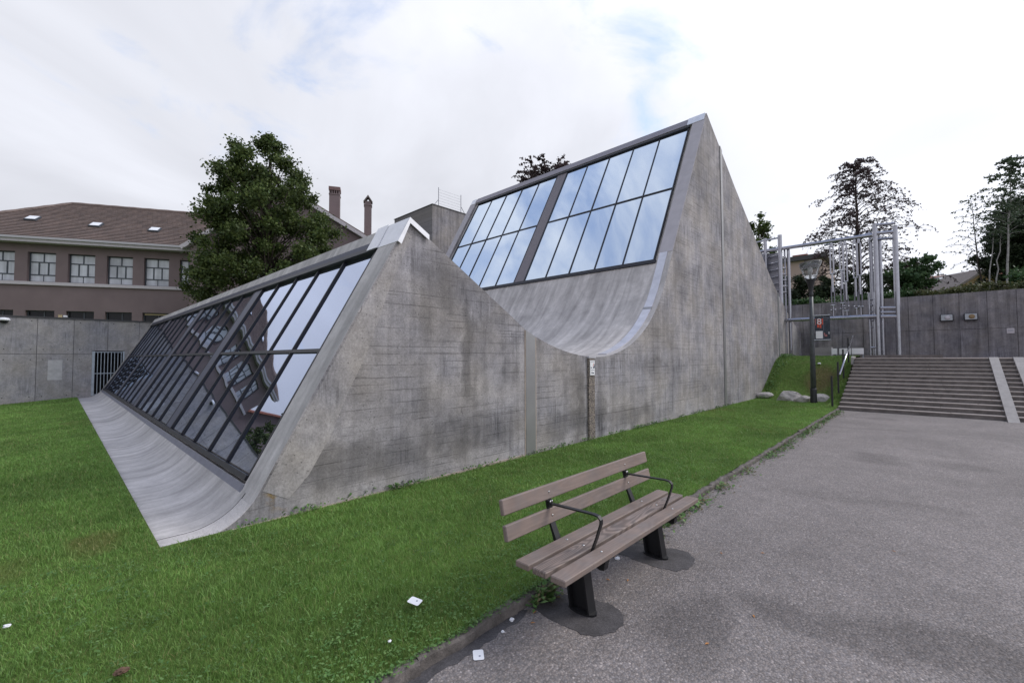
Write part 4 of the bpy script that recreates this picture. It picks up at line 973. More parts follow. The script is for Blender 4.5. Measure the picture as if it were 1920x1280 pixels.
for fx in FX:
    for y in seatY: inst('bolt', bolt, bn, (fx, y, SZ))
    for (y, z) in ((2.450, .809), (2.409, .616)): inst('bolt', bolt, bn, (fx+.005, y-.001, z), (R(102), 0, 0))
    # leg: leaning channel section with rounded foot plate
    lg = G()
    def legslice(y0, y1, z): return (y0, y1, z)
    b0, b1, t0, t1 = 2.0, 2.195, 2.075, 2.265; zt = SZ-.05
    def slab(x0, x1, f0, f1):   # f0,f1 fractions across the leg width
        ya0, ya1 = b0+(b1-b0)*f0, b0+(b1-b0)*f1; yt0, yt1 = t0+(t1-t0)*f0, t0+(t1-t0)*f1
        lg.add([(x0, ya0, PZ+.012), (x1, ya0, PZ+.012), (x1, ya1, PZ+.012), (x0, ya1, PZ+.012), (x0, yt0, zt), (x1, yt0, zt), (x1, yt1, zt), (x0, yt1, zt)],
               [(3, 2, 1, 0), (4, 5, 6, 7), (0, 1, 5, 4), (1, 2, 6, 5), (2, 3, 7, 6), (3, 0, 4, 7)])
    slab(fx+.0, fx+.012, .02, .98); slab(fx-.05, fx+.05, 0, .09); slab(fx-.05, fx+.05, .91, 1.0)
    lg.build('leg', M['black'], bn)
    fp = G(); cyc = [(fx+.07*math.cos(t), 2.10+(.135*math.sin(t))) for t in np.linspace(0, 2*math.pi, 20, endpoint=False)]; fp.prism(cyc, PZ+.004, PZ+.02, 'z'); fp.build('foot_plate', M['black'], bn)
    sb = G(); sb.box(fx-.03, fx+.035, 1.86, 2.31, SZ-.075, SZ-.0485); sb.prism([(1.90, SZ-.076), (2.08, SZ-.076), (2.08, SZ-.14), (1.95, SZ-.17), (1.915, SZ-.165)], fx+.036, fx+.10, 'x'); sb.build('seat_bracket', M['black'], bn)
    bs = G(); pts = [(2.325, SZ-.08), (2.372, SZ-.08), (2.398, .52), (2.475, .845), (2.448, .845), (2.372, .52)]
    bs.prism([(2.30, SZ-.10), (2.345, SZ-.10), (2.418, .55), (2.486, .85), (2.468, .855), (2.402, .56)], fx-.032, fx+.032, 'x'); bs.build('back_support', M['black'], bn)
    # armrest: flat bar forward from the back support, rounded bend, down between the slats
    yz = [(2.425, .712), (2.40, .715), (2.18, .722), (1.98, .728), (1.935, .722), (1.912, .698), (1.912, .668), (1.955, .54), (2.0, SZ-.02)]
    V = []; F = []; P = [Vector((0, a, b)) for a, b in yz]
    for i, p in enumerate(P):
        d = (P[min(i+1, len(P)-1)]-P[max(i-1, 0)]).normalized(); nn2 = Vector((0, -d.z, d.y))
        for dx, o2 in ((-.019, .006), (.019, .006), (.019, -.006), (-.019, -.006)): V.append((fx+dx, p.y+nn2.y*o2, p.z+nn2.z*o2))
    for i in range(len(P)-1):
        for k in range(4): F.append((i*4+k, i*4+(k+1) % 4, i*4+4+(k+1) % 4, i*4+4+k))
    F += [(3, 2, 1, 0), tuple((len(P)-1)*4+k for k in range(4))]
    ar = G(); ar.add(V, F); ar.box(fx-.026, fx+.026, 2.420, 2.436, .690, .742); arm = ar.build('armrest', M['black'], bn)
    for dx in (-.012, .012): inst('bolt', bolt, bn, (fx+dx, 2.4195, .733), (R(90), 0, 0))

# ================================================================== SMALL LITTER
def card(label, c, rz, tilt, wdt=.075, ln=.105):
    o_ = thing('paper_card', label, 'paper', c, 'white cards dropped by the kerb')
    g = G(); r = .012; pts = []
    for (sx, sy, a0) in ((1, 1, 0), (-1, 1, 90), (-1, -1, 180), (1, -1, 270)):
        for a in (0, 45, 90): pts.append((sx*(wdt/2-r)+r*math.cos(R(a0+a)), sy*(ln/2-r)+r*math.sin(R(a0+a))))
    g.prism(pts, 0, .0012, 'z'); b = G(); b.v = [(x+c[0], y+c[1], z+c[2]) for x, y, z in g.v]; b.f = g.f; b.mi = g.mi
    s_ = b.build('card', M['paper'], o_)
    k = lathe([(.008, .0013), (.008, .0018)], (c[0]+.008, c[1]-.014, c[2]), n=10); k.build('printed_dot', M['ink_grey'], o_)
    o_.rotation_euler = (tilt[0], tilt[1], rz)
card('white card with rounded corners lying in the grass left of the bench', (2.02, 3.0, .062), R(20), (R(6), R(-5)))
card('white card with a dark dot lying on the asphalt left of the bench', (2.086, 2.319, PZ+.004), R(-38), (0, R(1)))
def crumb(label, c, s, seed):
    rr = random.Random(seed); b = bmesh.new(); bmesh.ops.create_icosphere(b, subdivisions=2, radius=s)
    for v in b.verts: v.co *= rr.uniform(.55, 1.2); v.co.z *= .5
    me = bpy.data.meshes.new('paper_scrap'); b.to_mesh(me); b.free(); me.materials.append(M['paper'])
    o = bpy.data.objects.new('paper_scrap', me); COL.objects.link(o); o.location = (c[0], c[1], c[2]+s*.35); tag(o, label, 'paper', 'white paper scraps')
crumb('crumpled white scrap at the foot of the kerb stones', (2.535, 2.487-.06, PZ), .022, 1)
crumb('round white bottle-top scrap on the dark gutter asphalt', (2.382, 2.375, PZ), .016, 2)
crumb('shredded white scrap under the middle of the bench', (4.035, 2.35, PZ), .03, 3)
crumb('tiny white scrap in the grass near the kerb', (1.628, 2.72, .05), .014, 4)
crumb('white speck at the left edge of the lawn', (-.2, 4.9, .05), .022, 5)
crumb('small white scrap on the bare grass of the mound', (26.6, 3.9, float(lawn_z(26.6, 3.9))+.05), .09, 6)
clod = bmesh.new(); bmesh.ops.create_icosphere(clod, subdivisions=3, radius=.03)
for v in clod.verts: v.co *= random.uniform(.7, 1.2); v.co.z *= .55; v.co.x *= 1.3
me = bpy.data.meshes.new('earth_clod'); clod.to_mesh(me); clod.free(); me.materials.append(M['clod']); o = bpy.data.objects.new('earth_clod', me); COL.objects.link(o); o.location = (.33, 3.70, .045); tag(o, 'brown clod of dry earth in the grass at the bottom left', 'clod')
lf = G(); lf.add([(-.022, 0, 0), (0, .009, .004), (.024, 0, .001), (0, -.009, .005)], [(0, 1, 2, 3)]); lfm = lf.mesh('fallen_leaf', M['leaf_orange'])
LEAFLAB = ['dry orange leaf at the kerb end of the near asphalt patch', 'dry orange leaf between the two bench legs, nearer the kerb', 'dry orange leaf between the two bench legs, farther from the kerb', 'dry orange leaf beside the shredded scrap under the bench',
 'dry orange leaf in the dark stain before the bench', 'dry orange leaf well in front of the far bench leg', 'dry orange leaf just beyond the far asphalt patch', 'dry orange leaf in the dark gutter left of the bench', 'dry orange leaf near the kerb beyond the bench',
 'dry orange leaf closest to the camera on the open asphalt', 'dry orange leaf alone on the right of the open path', 'dry orange leaf at the foot of the stairs by the kerb end', 'dry orange leaf by the kerb a few metres before the stairs']
for k, (x, y) in enumerate([(2.74, 2.36), (3.6, 2.2), (3.72, 2.06), (4.05, 2.4), (3.9, 1.05), (5.2, 1.3), (4.9, 1.62), (2.62, 2.28), (7.6, 2.2), (3.3, 1.2), (6.2, .3), (19.9, 2.35), (16.5, 2.3)]):
    o = bpy.data.objects.new('fallen_leaf', lfm); COL.objects.link(o); o.location = (x, y, PZ+.006); o.rotation_euler[2] = k*1.7; s_ = 1+.6*(x > 10); o.scale = (s_, s_, s_)
    tag(o, LEAFLAB[k], 'leaf', 'dry leaves on the path')

# ================================================================== VEGETATION
def leaves(centers, radii, n, size, rng, flat=.0, squash=1.0, long=1.6):
    """n leaf quads scattered in gaussian clumps"""
    centers = np.asarray(centers); radii = np.asarray(radii)
    w_ = radii**2; idx = rng.choice(len(centers), n, p=w_/w_.sum())
    d = rng.normal(size=(n, 3)); d /= np.linalg.norm(d, axis=1)[:, None]
    rr = radii[idx]*np.minimum(np.abs(rng.normal(.55, .38, n)), 1.75)
    P = centers[idx]+d*rr[:, None]*np.array([1, 1, squash])
    a = rng.normal(size=(n, 3)); a[:, 2] *= (1-flat); a /= np.linalg.norm(a, axis=1)[:, None]
    b = rng.normal(size=(n, 3)); b -= a*(a*b).sum(1)[:, None]; b /= np.linalg.norm(b, axis=1)[:, None]
    s = size*rng.uniform(.6, 1.25, n)[:, None]
    V = np.empty((n, 4, 3)); V[:, 0] = P-a*s*long*.5; V[:, 1] = P+b*s*.5; V[:, 2] = P+a*s*long*.5; V[:, 3] = P-b*s*.5
    F = np.arange(n*4).reshape(n, 4); return V.reshape(-1, 3), F
def tree(label, base, trunk_top, trunk_r, clumps, radii, n, size, mat, barkmat, name='tree', group=None, squash=.8, seed=1, limb=.35, cat='tree', limbs=None):
    rng = np.random.default_rng(seed); t_ = thing(name, label, cat, base, group)
    g = G(); b = Vector(base); tt = Vector(trunk_top)
    pts = [b.lerp(tt, k/7)+Vector((rng.normal()*.06, rng.normal()*.06, 0))*(1 if 0 < k < 7 else 0) for k in range(8)]
    g.path(pts, [trunk_r*(1-.8*k/7) for k in range(8)], 9)
    ii = range(len(clumps)) if limbs is None else rng.choice(len(clumps), min(limbs, len(clumps)), replace=False)
    for i in ii:
        c = Vector(clumps[i]); h = max(.12, min(.95, ((c.z-b.z)/(tt.z-b.z))-.18)); p = b.lerp(tt, h); L = (c-p).length
        mid = p.lerp(c, .5)+Vector((0, 0, .06*L)); g.path([p, mid, c], [trunk_r*limb*(1-h*.6), trunk_r*limb*.5*(1-h*.5), .012], 5)
    g.build('trunk', barkmat, t_, smooth=True)
    V, F = leaves(clumps, radii, n, size, rng, squash=squash); o = np_mesh('crown', V, F, mat, t_); return t_
def airy_tree(label, base, top, r0, nbr, len_at, droop, per, size, mat, barkmat, name, group=None, seed=1, rise=.5, sub=4, h0=.12, spread=.09):
    """leader with arching branches; leaves strung along twigs so the sky shows through"""
    rng = np.random.default_rng(seed); t_ = thing(name, label, 'tree', base, group); g = G(); b = Vector(base); tt = Vector(top); H = (tt-b).length
    g.path([b.lerp(tt, k/9)+Vector((rng.normal(), rng.normal(), 0))*.035*(0 < k < 9) for k in range(10)], [r0*(1-.88*k/9) for k in range(10)], 8)
    C = []
    def arcpts(p, d, L, dr, n=7):
        out = []; q = p.copy(); v = d.normalized()
        for k in range(n): out.append(q.copy()); q = q+v*(L/(n-1)); v = (v+Vector((rng.normal()*.08, rng.normal()*.08, -dr/(n-1)+rng.normal()*.05))).normalized()
        return out
    for i in range(nbr):
        h = h0+(1-h0)*((i+rng.random())/nbr)**.9; p = b.lerp(tt, min(.985, h)); a = i*2.4+rng.normal()*.3; L = len_at(h, a)*rng.uniform(.75, 1.1)
        d = Vector((math.cos(a), math.sin(a), rise)); pts = arcpts(p, d, L, droop); g.path(pts, [max(.008, r0*.30*(1-h*.7)*(1-.85*k/6)) for k in range(7)], 5)
        for k in range(2, 7): C.append(pts[k])
        for j in range(sub):
            k = rng.integers(1, 6); a2 = a+rng.normal()*.9; d2 = Vector((math.cos(a2), math.sin(a2), rise*.4)); tw = arcpts(pts[k], d2, L*rng.uniform(.25, .5), droop*1.2, 6)
            g.path(tw, [max(.005, r0*.10*(1-h*.6)*(1-.8*m/5)) for m in range(6)], 4); C += tw[1:]
    g.build('trunk', barkmat, t_, smooth=True)
    C = np.array([tuple(c) for c in C]); n = len(C)*per; idx = np.repeat(np.arange(len(C)), per)
    V, F = leaves(C, np.full(len(C), spread), n, size, rng, squash=.9, long=1.9); np_mesh('crown', V, F, mat, t_); return t_
rng = np.random.default_rng(5)
# big maple in front of the house: envelope half-widths by height
def envelope(center, prof, ncl, rng, shell=.55, rad=(.5, .95), axis=None):
    """prof: list of (z, left, right) half-widths along axis; depth uses their mean"""
    zs_ = [p[0] for p in prof]; out = []; rd = []; ax = Vector(axis or (1, 0, 0)); dp = Vector((-ax.y, ax.x, 0))
    area = [(p[1]+p[2])**1.3 for p in prof]; k = 0
    while len(out) < ncl and k < ncl*40:
        k += 1
        z = rng.uniform(zs_[0], zs_[-1]); l = np.interp(z, zs_, [p[1] for p in prof]); r = np.interp(z, zs_, [p[2] for p in prof])
        if rng.random() > ((l+r)**1.2)/max(area): continue
        th = rng.uniform(0, 2*math.pi); q = shell+(1-shell)*rng.random(); q = q if rng.random() < .75 else rng.random()*shell
        u = math.cos(th)*q; vv = math.sin(th)*q; hw = r if u > 0 else l
        p = Vector(center)+ax*(u*hw)+dp*(vv*(l+r)/2); out.append((p.x, p.y, z)); rd.append(rng.uniform(*rad)*(.75+.35*min(1, (l+r)/8)))
    return out, np.array(rd)
AXR = (.69, -.724, 0)
prof = [(4.2, 3.3, 4.1), (5.4, 3.9, 4.4), (7, 3.7, 4.3), (8.6, 3.3, 4.1), (9.8, 3.5, 3.8), (10.7, 3.4, 3.2), (11.8, 3.1, 2.6), (12.8, 2.3, 2.1), (13.6, 1.8, 1.8), (14.3, .9, 1.2), (14.9, .3, .5)]
cl, rd = envelope((8.2, 27.2, 0), prof, 270, rng, .45, (.34, .68), AXR)
tree('large dense dark green maple between the low wing and the mauve house', (8.2, 27.2, 0), (8.3, 27.2, 13.6), .36, cl, rd, 110000, .105, M['leaf'], M['bark'], 'maple_tree', squash=.8, seed=3, limbs=120, limb=.22)
# copper beech peeping over the tall wing's ridge
airy_tree('copper-leaved treetop peeping over the ridge of the tall wing', (30, 24.4, 1), (30, 24.2, 18.2), .3, 90, lambda h, a: 5.6*(1.12-h)**.55+.6, .5, 5, .13, M['leaf_purple'], M['bark'], 'copper_beech', seed=9, rise=1.0, sub=7, h0=.55, spread=.13)
# copper beech behind the carillon: thin drooping crown
airy_tree('thin purple-brown weeping beech behind the steel carillon', (44, 3.7, 5.6), (44, 3.62, 17.6), .2, 95, lambda h, a: (4.9*(1-h)**.62+.8)*(1+.12*math.cos(a+.8)), 1.7, 4, .085, M['leaf_purple'], M['bark'], 'copper_beech', seed=12, rise=.85, sub=8, h0=.06, spread=.11)
prof = [(5.5, 1.6, 1.3), (7.2, 1.7, 1.4), (8.6, 1.3, 1.0), (9.8, .6, .5)]
cl, rd = envelope((45.5, .95, 0), prof, 36, rng, .4, (.35, .6), AXR)
tree('dark purple shrub right of the carillon posts', (45.5, .95, 5.6), (45.5, .95, 9), .1, cl, rd, 6000, .14, M['leaf_purple'], M['bark'], 'purple_shrub', seed=14, cat='shrub')
prof = [(5.5, 1.6, 1.5), (6.8, 1.9, 1.6), (7.7, 1.7, 1.5), (8.5, .9, 1.3)]
cl, rd = envelope((40.2, .35, 0), prof, 46, rng, .4, (.3, .55), AXR)
tree('rounded mid-green laurel bush above the back wall', (40.2, .35, 5.4), (40.2, .35, 7.8), .1, cl, rd, 9000, .13, M['leaf_bush'], M['bark'], 'laurel_bush', seed=15, cat='shrub')
for k, (y, h, lab) in enumerate(((8.3, 3.2, 'leftmost dark evergreen shrub beside the carillon ladder'), (6.9, 2.7, 'dark evergreen shrub behind the lamp head'), (5.3, 2.9, 'dark evergreen shrub behind the left chime tubes'), (3.9, 2.6, 'dark evergreen shrub behind the middle chime tubes'), (2.5, 2.5, 'dark evergreen shrub behind the right chime tubes'), (9.8, 4.2, 'dark evergreen shrub hidden mostly by the museum slope'))):
    prof = [(5.3, 1.1, 1.1), (5.3+h*.5, 1.0, 1.0), (5.3+h*.85, .55, .5), (5.3+h, .15, .15)]
    cl, rd = envelope((38.8+.4*(k % 2), y, 0), prof, 26, rng, .3, (.35, .6), AXR)
    tree(lab, (38.8+.4*(k % 2), y, 5.3), (38.8+.4*(k % 2), y, 5.3+h*.8), .07, cl, rd, 5200, .12, M['leaf_dark'], M['bark'], 'evergreen_shrub', 'dark shrubs above the back wall', seed=30+k, cat='shrub', limbs=5)
# trees to the right: dark conifer mass with birches
prof = [(5.8, 1.9, 3.2), (8, 2.0, 3.4), (9.6, 1.6, 3.4), (10.8, 1.0, 3.2), (11.8, .4, 2.8), (12.8, -.2, 2.0)]
cl, rd = envelope((46, -5.0, 0), prof, 190, rng, .2, (.45, .8), AXR)
tree('dense near-black conifer at the right edge of the view', (46, -5.0, 6.2), (46, -5.0, 12.4), .25, cl, rd, 60000, .13, M['leaf_dark'], M['bark'], 'conifer_tree', seed=51, limbs=20)
airy_tree('green birch with pale trunk in front of the dark conifer', (43, -4.0, 5.9), (43, -4.42, 15.0), .075, 44, lambda h, a: 2.9*(1-h)**.7+.35, 1.2, 3, .09, M['leaf_birch'], M['bark_pale'], 'birch_tree', 'birches at the right', seed=52, rise=.8, sub=6, h0=.42, spread=.15)
airy_tree('slim almost leafless birch left of the dark conifer', (45, -3.05, 6.4), (45, -2.65, 13.4), .06, 40, lambda h, a: 2.4*(1-h)**.6+.3, 1.1, 1, .075, M['leaf_birch'], M['bark'], 'birch_tree', 'birches at the right', seed=53, rise=.7, sub=3, h0=.2, spread=.10)
for k, (y, dy, lab) in enumerate(((-3.35, -.35, 'left of the two leaning pale bare birch trunks'), (-3.62, -.45, 'right of the two leaning pale bare birch trunks'))):
    airy_tree(lab, (43.6, y+.12, 6.0), (43.6, y+dy, 11.4), .05, 16, lambda h, a: .9*(1-h)+.3, .6, 2, .08, M['leaf_birch'], M['bark_pale'], 'birch_tree', 'birches at the right', seed=60+k, rise=.8, sub=2, h0=.6, spread=.1)
prof = [(5.3, 1.5, 2.5), (6.3, 1.2, 2.5), (7.0, .6, 2.3), (7.6, .1, 1.5)]
cl, rd = envelope((39, -4.6, 0), prof, 40, rng, .4, (.3, .5), AXR)
tree('bright green hedge shrub at the right end of the back wall', (39, -4.6, 5.3), (39, -4.6, 6.8), .06, cl, rd, 8000, .11, M['leaf_bush'], M['bark'], 'hedge_shrub', seed=70, cat='shrub', limbs=4)
prof = [(10, 1.4, 1.4), (14, 2.2, 2.0), (17, 2.0, 1.6), (19, 1.2, .8), (20, .4, .3)]
cl, rd = envelope((60, 14.6, 0), prof, 46, rng, .4, (.5, .9), AXR)
tree('green treetop just right of the tall wing slope', (60, 14.6, 7), (60, 14.6, 18.5), .3, cl, rd, 6500, .22, M['leaf'], M['bark'], 'leafy_tree', seed=71)
# trailing plants on the wall top (uncountable)
cs = []; rs = []
for y in np.arange(-8, 9, .22):
    for q in range(2): cs.append((34.9+rng.random()*2.4, y+rng.normal()*.2, 5.45+rng.random()*.42)); rs.append(rng.uniform(.25, .5))
cs = np.array(cs); rs = np.array(rs); sel = cs[:, 1] > .3
V, F = leaves(cs[sel], rs[sel], 16000, .09, rng, squash=.6); tag(np_mesh('bank_planting', V, F, M['leaf_bush'], kind='stuff'), 'green ground cover along the left part of the wall top', 'plants')
V, F = leaves(cs[~sel], rs[~sel], 16000, .09, rng, squash=.6); tag(np_mesh('bank_planting', V, F, M['leaf_brush'], kind='stuff'), 'brownish brambles along the right part of the wall top', 'plants')

# ------------------------------------------------------------------ far houses
def far_house(name, label, x0, x1, y0, y1, zb, ze, zr, wall, tile, along='y', dx=1.0):
    h_ = thing(name, label, 'house', ((x0+x1)/2, (y0+y1)/2, zb))
    g = G(); 
    if along == 'y':
        xm = (x0+x1)/2; g.prism([(x0, zb), (x1, zb), (x1, ze), (xm, zr-.1), (x0, ze)], y0, y1, 'y'); g.build('wall', M[wall], h_)
        for a, b in (((x0-.5, ze-.35), (xm, zr)), ((x1+.5, ze-.35), (xm, zr))):
            g = G(); g.prism([a, b, (b[0], b[1]+.22), (a[0], a[1]+.22)], y0-.6, y1+.6, 'y'); g.build('roof', M[tile], h_)
    else:
        ym = (y0+y1)/2; g.prism([(y0, zb), (y1, zb), (y1, ze), (ym, zr-.1), (y0, ze)], x0, x1, 'x'); g.build('wall', M[wall], h_)
        for a, b in (((y0-.5, ze-.35), (ym, zr)), ((y1+.5, ze-.35), (ym, zr))):
            g = G(); g.prism([a, b, (b[0], b[1]+.22), (a[0], a[1]+.22)], x0-.6, x1+.6, 'x'); g.build('roof', M[tile], h_)
    return h_
h1 = far_house('far_house', 'brown-roofed house with ochre gable beyond the back wall', 61, 66.5, -2.6, 3.2, 6, 8.4, 9.95, 'ochre', 'tile_grey', 'y')
g = G(); g.obox((61.2, -1.2, 9.35), (0, 1, 0), Vector((2.5, 0, 1.0)).normalized(), Vector((-1, 0, 2.5)).normalized(), 0, .5, 0, .5, .02, .1); g.build('skylight', M['skylight'], h1)
h1.rotation_euler[2] = R(-45); h1.location = (62, -1.9, 6)
h2 = far_house('far_house', 'orange-tiled house roof behind the brown-roofed one', 75, 85, -7.2, -1.2, 7, 10.3, 12.3, 'fascia', 'tile_orange', 'y')
g = G(); g.box(79.5, 80.3, -4.9, -4.3, 11.6, 12.8); g.build('chimney', M['render'], h2)
for y in (-5.2, -6.2): g = G(); g.box(74.9, 74.98, y, y+.6, 9.0, 9.9); g.build('window', M['glass_window'], h2)
pk = thing('pink_building', 'pale pink flat-roofed building behind the carillon', 'building', (82, 13, 8))
g = G(); g.box(80, 92, 10.9, 22, 6, 16.9); g.build('wall', M['pinkish'], pk); g = G(); g.box(79.4, 92.6, 10.2, 22.6, 16.901, 17.6); g.build('roof_edge', M['coping'], pk)
g = G(); g.box(81, 83, 13, 15, 17.61, 18.1); g.build('roof_unit', M['tile_orange'], pk)
for k in range(3):
    y = 12.1+k*3; f = thing('window', None, None, Vector((79.97, y, 13))-parent_world(pk)); f.parent = pk
    g = G(); g.box(79.95, 79.995, y, y+1.2, 13, 14.8); g.build('frame', M['white'], f); g = G(); g.box(79.93, 79.949, y+.08, y+1.12, 13.08, 14.72); g.build('pane', M['glass_window'], f)

h3 = far_house('far_house', 'orange-roofed house mirrored in the nearest low panes', -15.5, -6.5, 51, 60, 3.7, 7.2, 10.8, 'render', 'tile_orange', 'y')
prof = [(4, 2.4, 2.4), (6, 2.9, 2.9), (8.4, 2.3, 2.3), (10.3, .8, .8)]
cl, rd = envelope((-10.2, 43, 0), prof, 60, rng, .4, (.4, .8))
tree('round green tree mirrored in the nearest low panes', (-10.2, 43, 3.75), (-10.2, 43, 9), .16, cl, rd, 16000, .16, M['leaf'], M['bark'], 'garden_tree', seed=81, limbs=12)
cl, rd = envelope((-15, 40, 0), [(4, 2.2, 2.2), (5.5, 2.6, 2.6), (6.6, 2.0, 2.0), (7.4, .8, .8)], 60, rng, .4, (.4, .8))
tree('dark garden tree mirrored at the lower corner of the low glazing', (-15, 40, 3.75), (-15, 40, 6.5), .16, cl, rd, 11000, .16, M['leaf_dark'], M['bark'], 'garden_tree', seed=82, limbs=12)
# ------------------------------------------------------------------ grass
CMn = np.array(CM)
def project(P):
    c = (P-np.array([0, 0, CAM_H]))@CMn; return 960+813.6*c[:, 0]/c[:, 2], 640+813.6*c[:, 1]/c[:, 2], c[:, 2]
def in_view(P, mx=420, my=240):
    u, v, d = project(P); return (d > .2) & (u > -mx) & (u < 1920+mx) & (v > -my) & (v < 1280+my)
rg = np.random.default_rng(21)
def scatter(x0, x1, y0, y1, dens):
    n = int((x1-x0)*(y1-y0)*dens); return np.stack([rg.uniform(x0, x1, n), rg.uniform(y0, y1, n)], 1)
chunks = []
for (x0, x1, y0, y1) in ((-6, 29.5, 2.505, 5.90), (-16, .80, 5.90, 31.85)):
    step = 1.0
    xs_ = np.arange(x0, x1, step)
    for xa in xs_:
        for ya in np.arange(y0, y1, step):
            xb, yb = min(xa+step, x1), min(ya+step, y1); c = np.array([[(xa+xb)/2, (ya+yb)/2, 0.]])
            if not in_view(c, 900, 900)[0]: continue
            dist = math.hypot(*c[0, :2]); dens = float(np.clip(8500*(4/dist)**1.2, 600, 9500)); chunks.append(scatter(xa, xb, ya, yb, dens))
P = np.vstack(chunks); P = np.c_[P, lawn_z(P[:, 0], P[:, 1])]; P = P[in_view(P)]
# keep off the foot slab
P = P[~((P[:, 0] > .79) & (P[:, 1] > 5.86))]
n = len(P); dist = np.hypot(P[:, 0], P[:, 1])
patchy = .85+.22*np.sin(P[:, 0]*1.7+np.sin(P[:, 1]*1.3)*1.5)*np.sin(P[:, 1]*1.9+P[:, 0]*.6)
tuft = sstep(.25, 1.0, np.sin(P[:, 0]*6.1+2*np.sin(P[:, 1]*2.3))*np.sin(P[:, 1]*6.7+2*np.sin(P[:, 0]*1.9+1))); hgt = rg.gamma(5, .0064, n)*patchy*(1+.45*tuft)+.012; hgt *= 1-.25*sstep(8, 20, dist)
wd_ = rg.uniform(.0026, .0046, n)*np.clip((dist/4.0)**.85, 1, 6)
ang = rg.uniform(0, 2*np.pi, n); sd_ = np.stack([np.cos(ang), np.sin(ang), np.zeros(n)], 1)
la_ = rg.uniform(0, 2*np.pi, n); lean = np.stack([np.cos(la_), np.sin(la_), np.zeros(n)], 1)*(hgt*rg.uniform(.15, 1.1, n))[:, None]
base = P.copy(); base[:, 2] -= .004
mid = base+lean*.35+np.array([0, 0, 1])*(hgt*.6)[:, None]; tip = base+lean+np.array([0, 0, 1])*(hgt*.95)[:, None]
w2 = wd_[:, None]*.5
V = np.empty((n, 5, 3)); V[:, 0] = base-sd_*w2; V[:, 1] = base+sd_*w2; V[:, 2] = mid+sd_*w2*.8; V[:, 3] = mid-sd_*w2*.8; V[:, 4] = tip
i0 = np.arange(n)[:, None]*5
near = dist < 40
Fq = (i0+np.array([[0, 1, 2]])); Fq2 = (i0+np.array([[0, 2, 3]])); Ft = (i0+np.array([[3, 2, 4]]))
F = np.vstack([Fq, Fq2, Ft])
tag(np_mesh('grass', V.reshape(-1, 3), F, M['grass'], kind='stuff'), 'short green grass of the lawn and the mound', 'grass')
print('grass blades', n)
# broad-leaved weeds and clover in the lawn, along the wall foot and the kerb
def weeds(P, size, up_=.5):
    n = len(P); a = rg.uniform(0, 2*np.pi, n); d = np.stack([np.cos(a), np.sin(a), rg.uniform(.1, up_*1.6, n)], 1); d /= np.linalg.norm(d, axis=1)[:, None]
    s = np.stack([-np.sin(a), np.cos(a), rg.normal(0, .25, n)], 1); L = size*rg.uniform(.55, 1.3, n)[:, None]
    V = np.empty((n, 4, 3)); V[:, 0] = P; V[:, 1] = P+d*L*.55+s*L*.26; V[:, 2] = P+d*L+np.array([0, 0, -.12])*L; V[:, 3] = P+d*L*.55-s*L*.26
    return V.reshape(-1, 3), np.arange(n*4).reshape(n, 4)
q = []
for _ in range(1900):       # clover and plantain rosettes in the near lawn
    x, y = (rg.uniform(-3, 9), rg.uniform(2.62, 5.9)) if rg.random() < .6 else (rg.uniform(-4, .7), rg.uniform(3, 14))
    if x > .75 and y > 5.8: continue
    k = rg.integers(4, 12); q.append(np.c_[rg.normal(x, .035, k), rg.normal(y, .035, k), lawn_z(np.full(k, x), np.full(k, y))+rg.uniform(.018, .05, k)])
for _ in range(260):      # clover spilling over the kerb
    x = rg.uniform(-.5, 5); k = 7; q.append(np.c_[rg.normal(x, .05, k), rg.normal(2.505, .022, k), rg.uniform(.0, .035, k)])
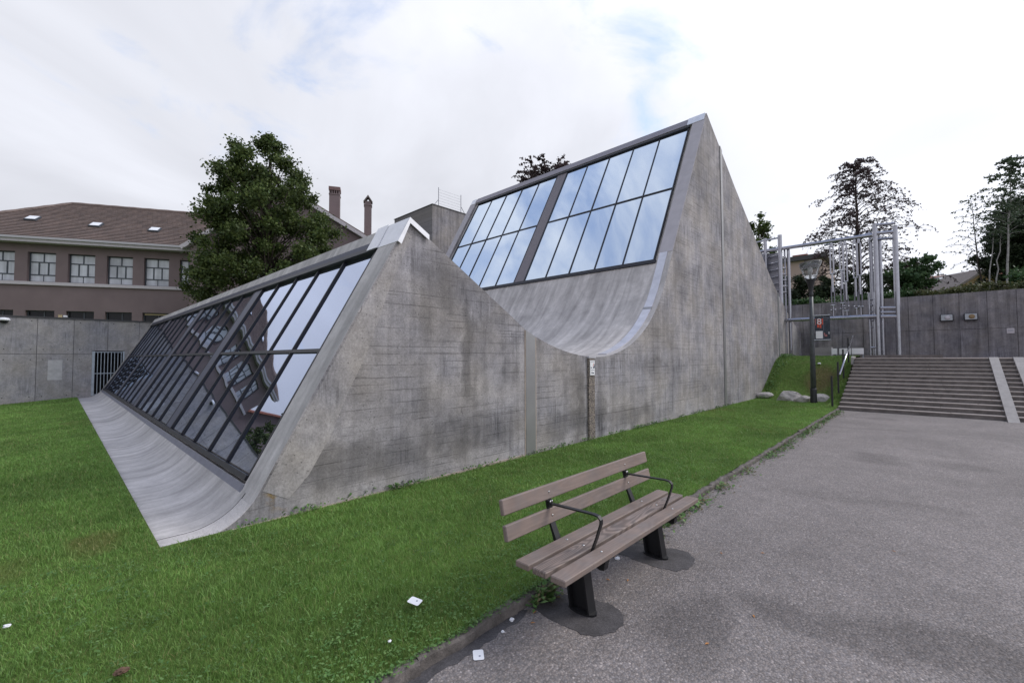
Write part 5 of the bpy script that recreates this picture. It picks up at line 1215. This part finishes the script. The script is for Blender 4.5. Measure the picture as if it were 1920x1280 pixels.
for _ in range(150):      # clover carpet near the kerb
    x, y = rg.uniform(.4, 3.6), 2.55+abs(rg.normal(0, .35)); k = 9; q.append(np.c_[rg.normal(x, .07, k), np.maximum(2.50, rg.normal(y, .06, k)), rg.uniform(.015, .05, k)])
P = np.vstack(q); P = P[P[:, 1] < 5.9]
V, F = weeds(P, .028, .3); tag(np_mesh('clover', V, F, M['weed'], kind='stuff'), 'clover and small broad leaves among the lawn grass', 'clover')
q = []
for _ in range(105):       # foot of the museum wall
    x = 1.5+rg.random()**1.2*18.5; k = rg.integers(4, 16); q.append(np.c_[rg.normal(x, .10, k), 5.895-abs(rg.normal(0, .045, k)), rg.uniform(.0, .07, k)])
V, F = weeds(np.vstack(q), .062, .8); tag(np_mesh('wall_foot_weeds', V, F, M['weed'], kind='stuff'), 'leafy weeds growing along the foot of the museum wall', 'weeds')
q = []
for _ in range(150):       # path side of the kerb
    x = 4.6+rg.random()*15.8; k = rg.integers(8, 22); q.append(np.c_[rg.normal(x, .12, k), 2.44-abs(rg.normal(0, .10, k)), PZ+rg.uniform(.0, .05, k)])
for _ in range(26):
    x = rg.choice([2.86, 3.0, 4.95, 5.3, 5.6]); k = 14; q.append(np.c_[rg.normal(x, .07, k), 2.445-abs(rg.normal(0, .05, k)), PZ+rg.uniform(.0, .10, k)])
Pq = np.vstack(q); sel = rg.random(len(Pq)) < .62
V, F = weeds(Pq[sel], .07, .6); tag(np_mesh('kerb_weeds', V, F, M['weed'], kind='stuff'), 'green weeds along the path side of the kerb', 'weeds')
V, F = weeds(Pq[~sel], .06, .5); tag(np_mesh('kerb_weeds', V, F, M['weed_dry'], kind='stuff'), 'yellowed dry weeds along the path side of the kerb', 'weeds')
q = []
for _ in range(70):       # tall growth where the mound meets the wall
    x = rg.uniform(23.0, 28.5); k = 10; xx = rg.normal(x, .15, k); yy = 5.85-abs(rg.normal(0, .28, k)); q.append(np.c_[xx, yy, lawn_z(xx, yy)+rg.uniform(0, .12, k)])
V, F = weeds(np.vstack(q), .10, 1.0); tag(np_mesh('mound_weeds', V, F, M['weed'], kind='stuff'), 'taller weeds where the mound meets the museum wall', 'weeds')
# a few yellow and white flowers
print('objects', len(bpy.data.objects))
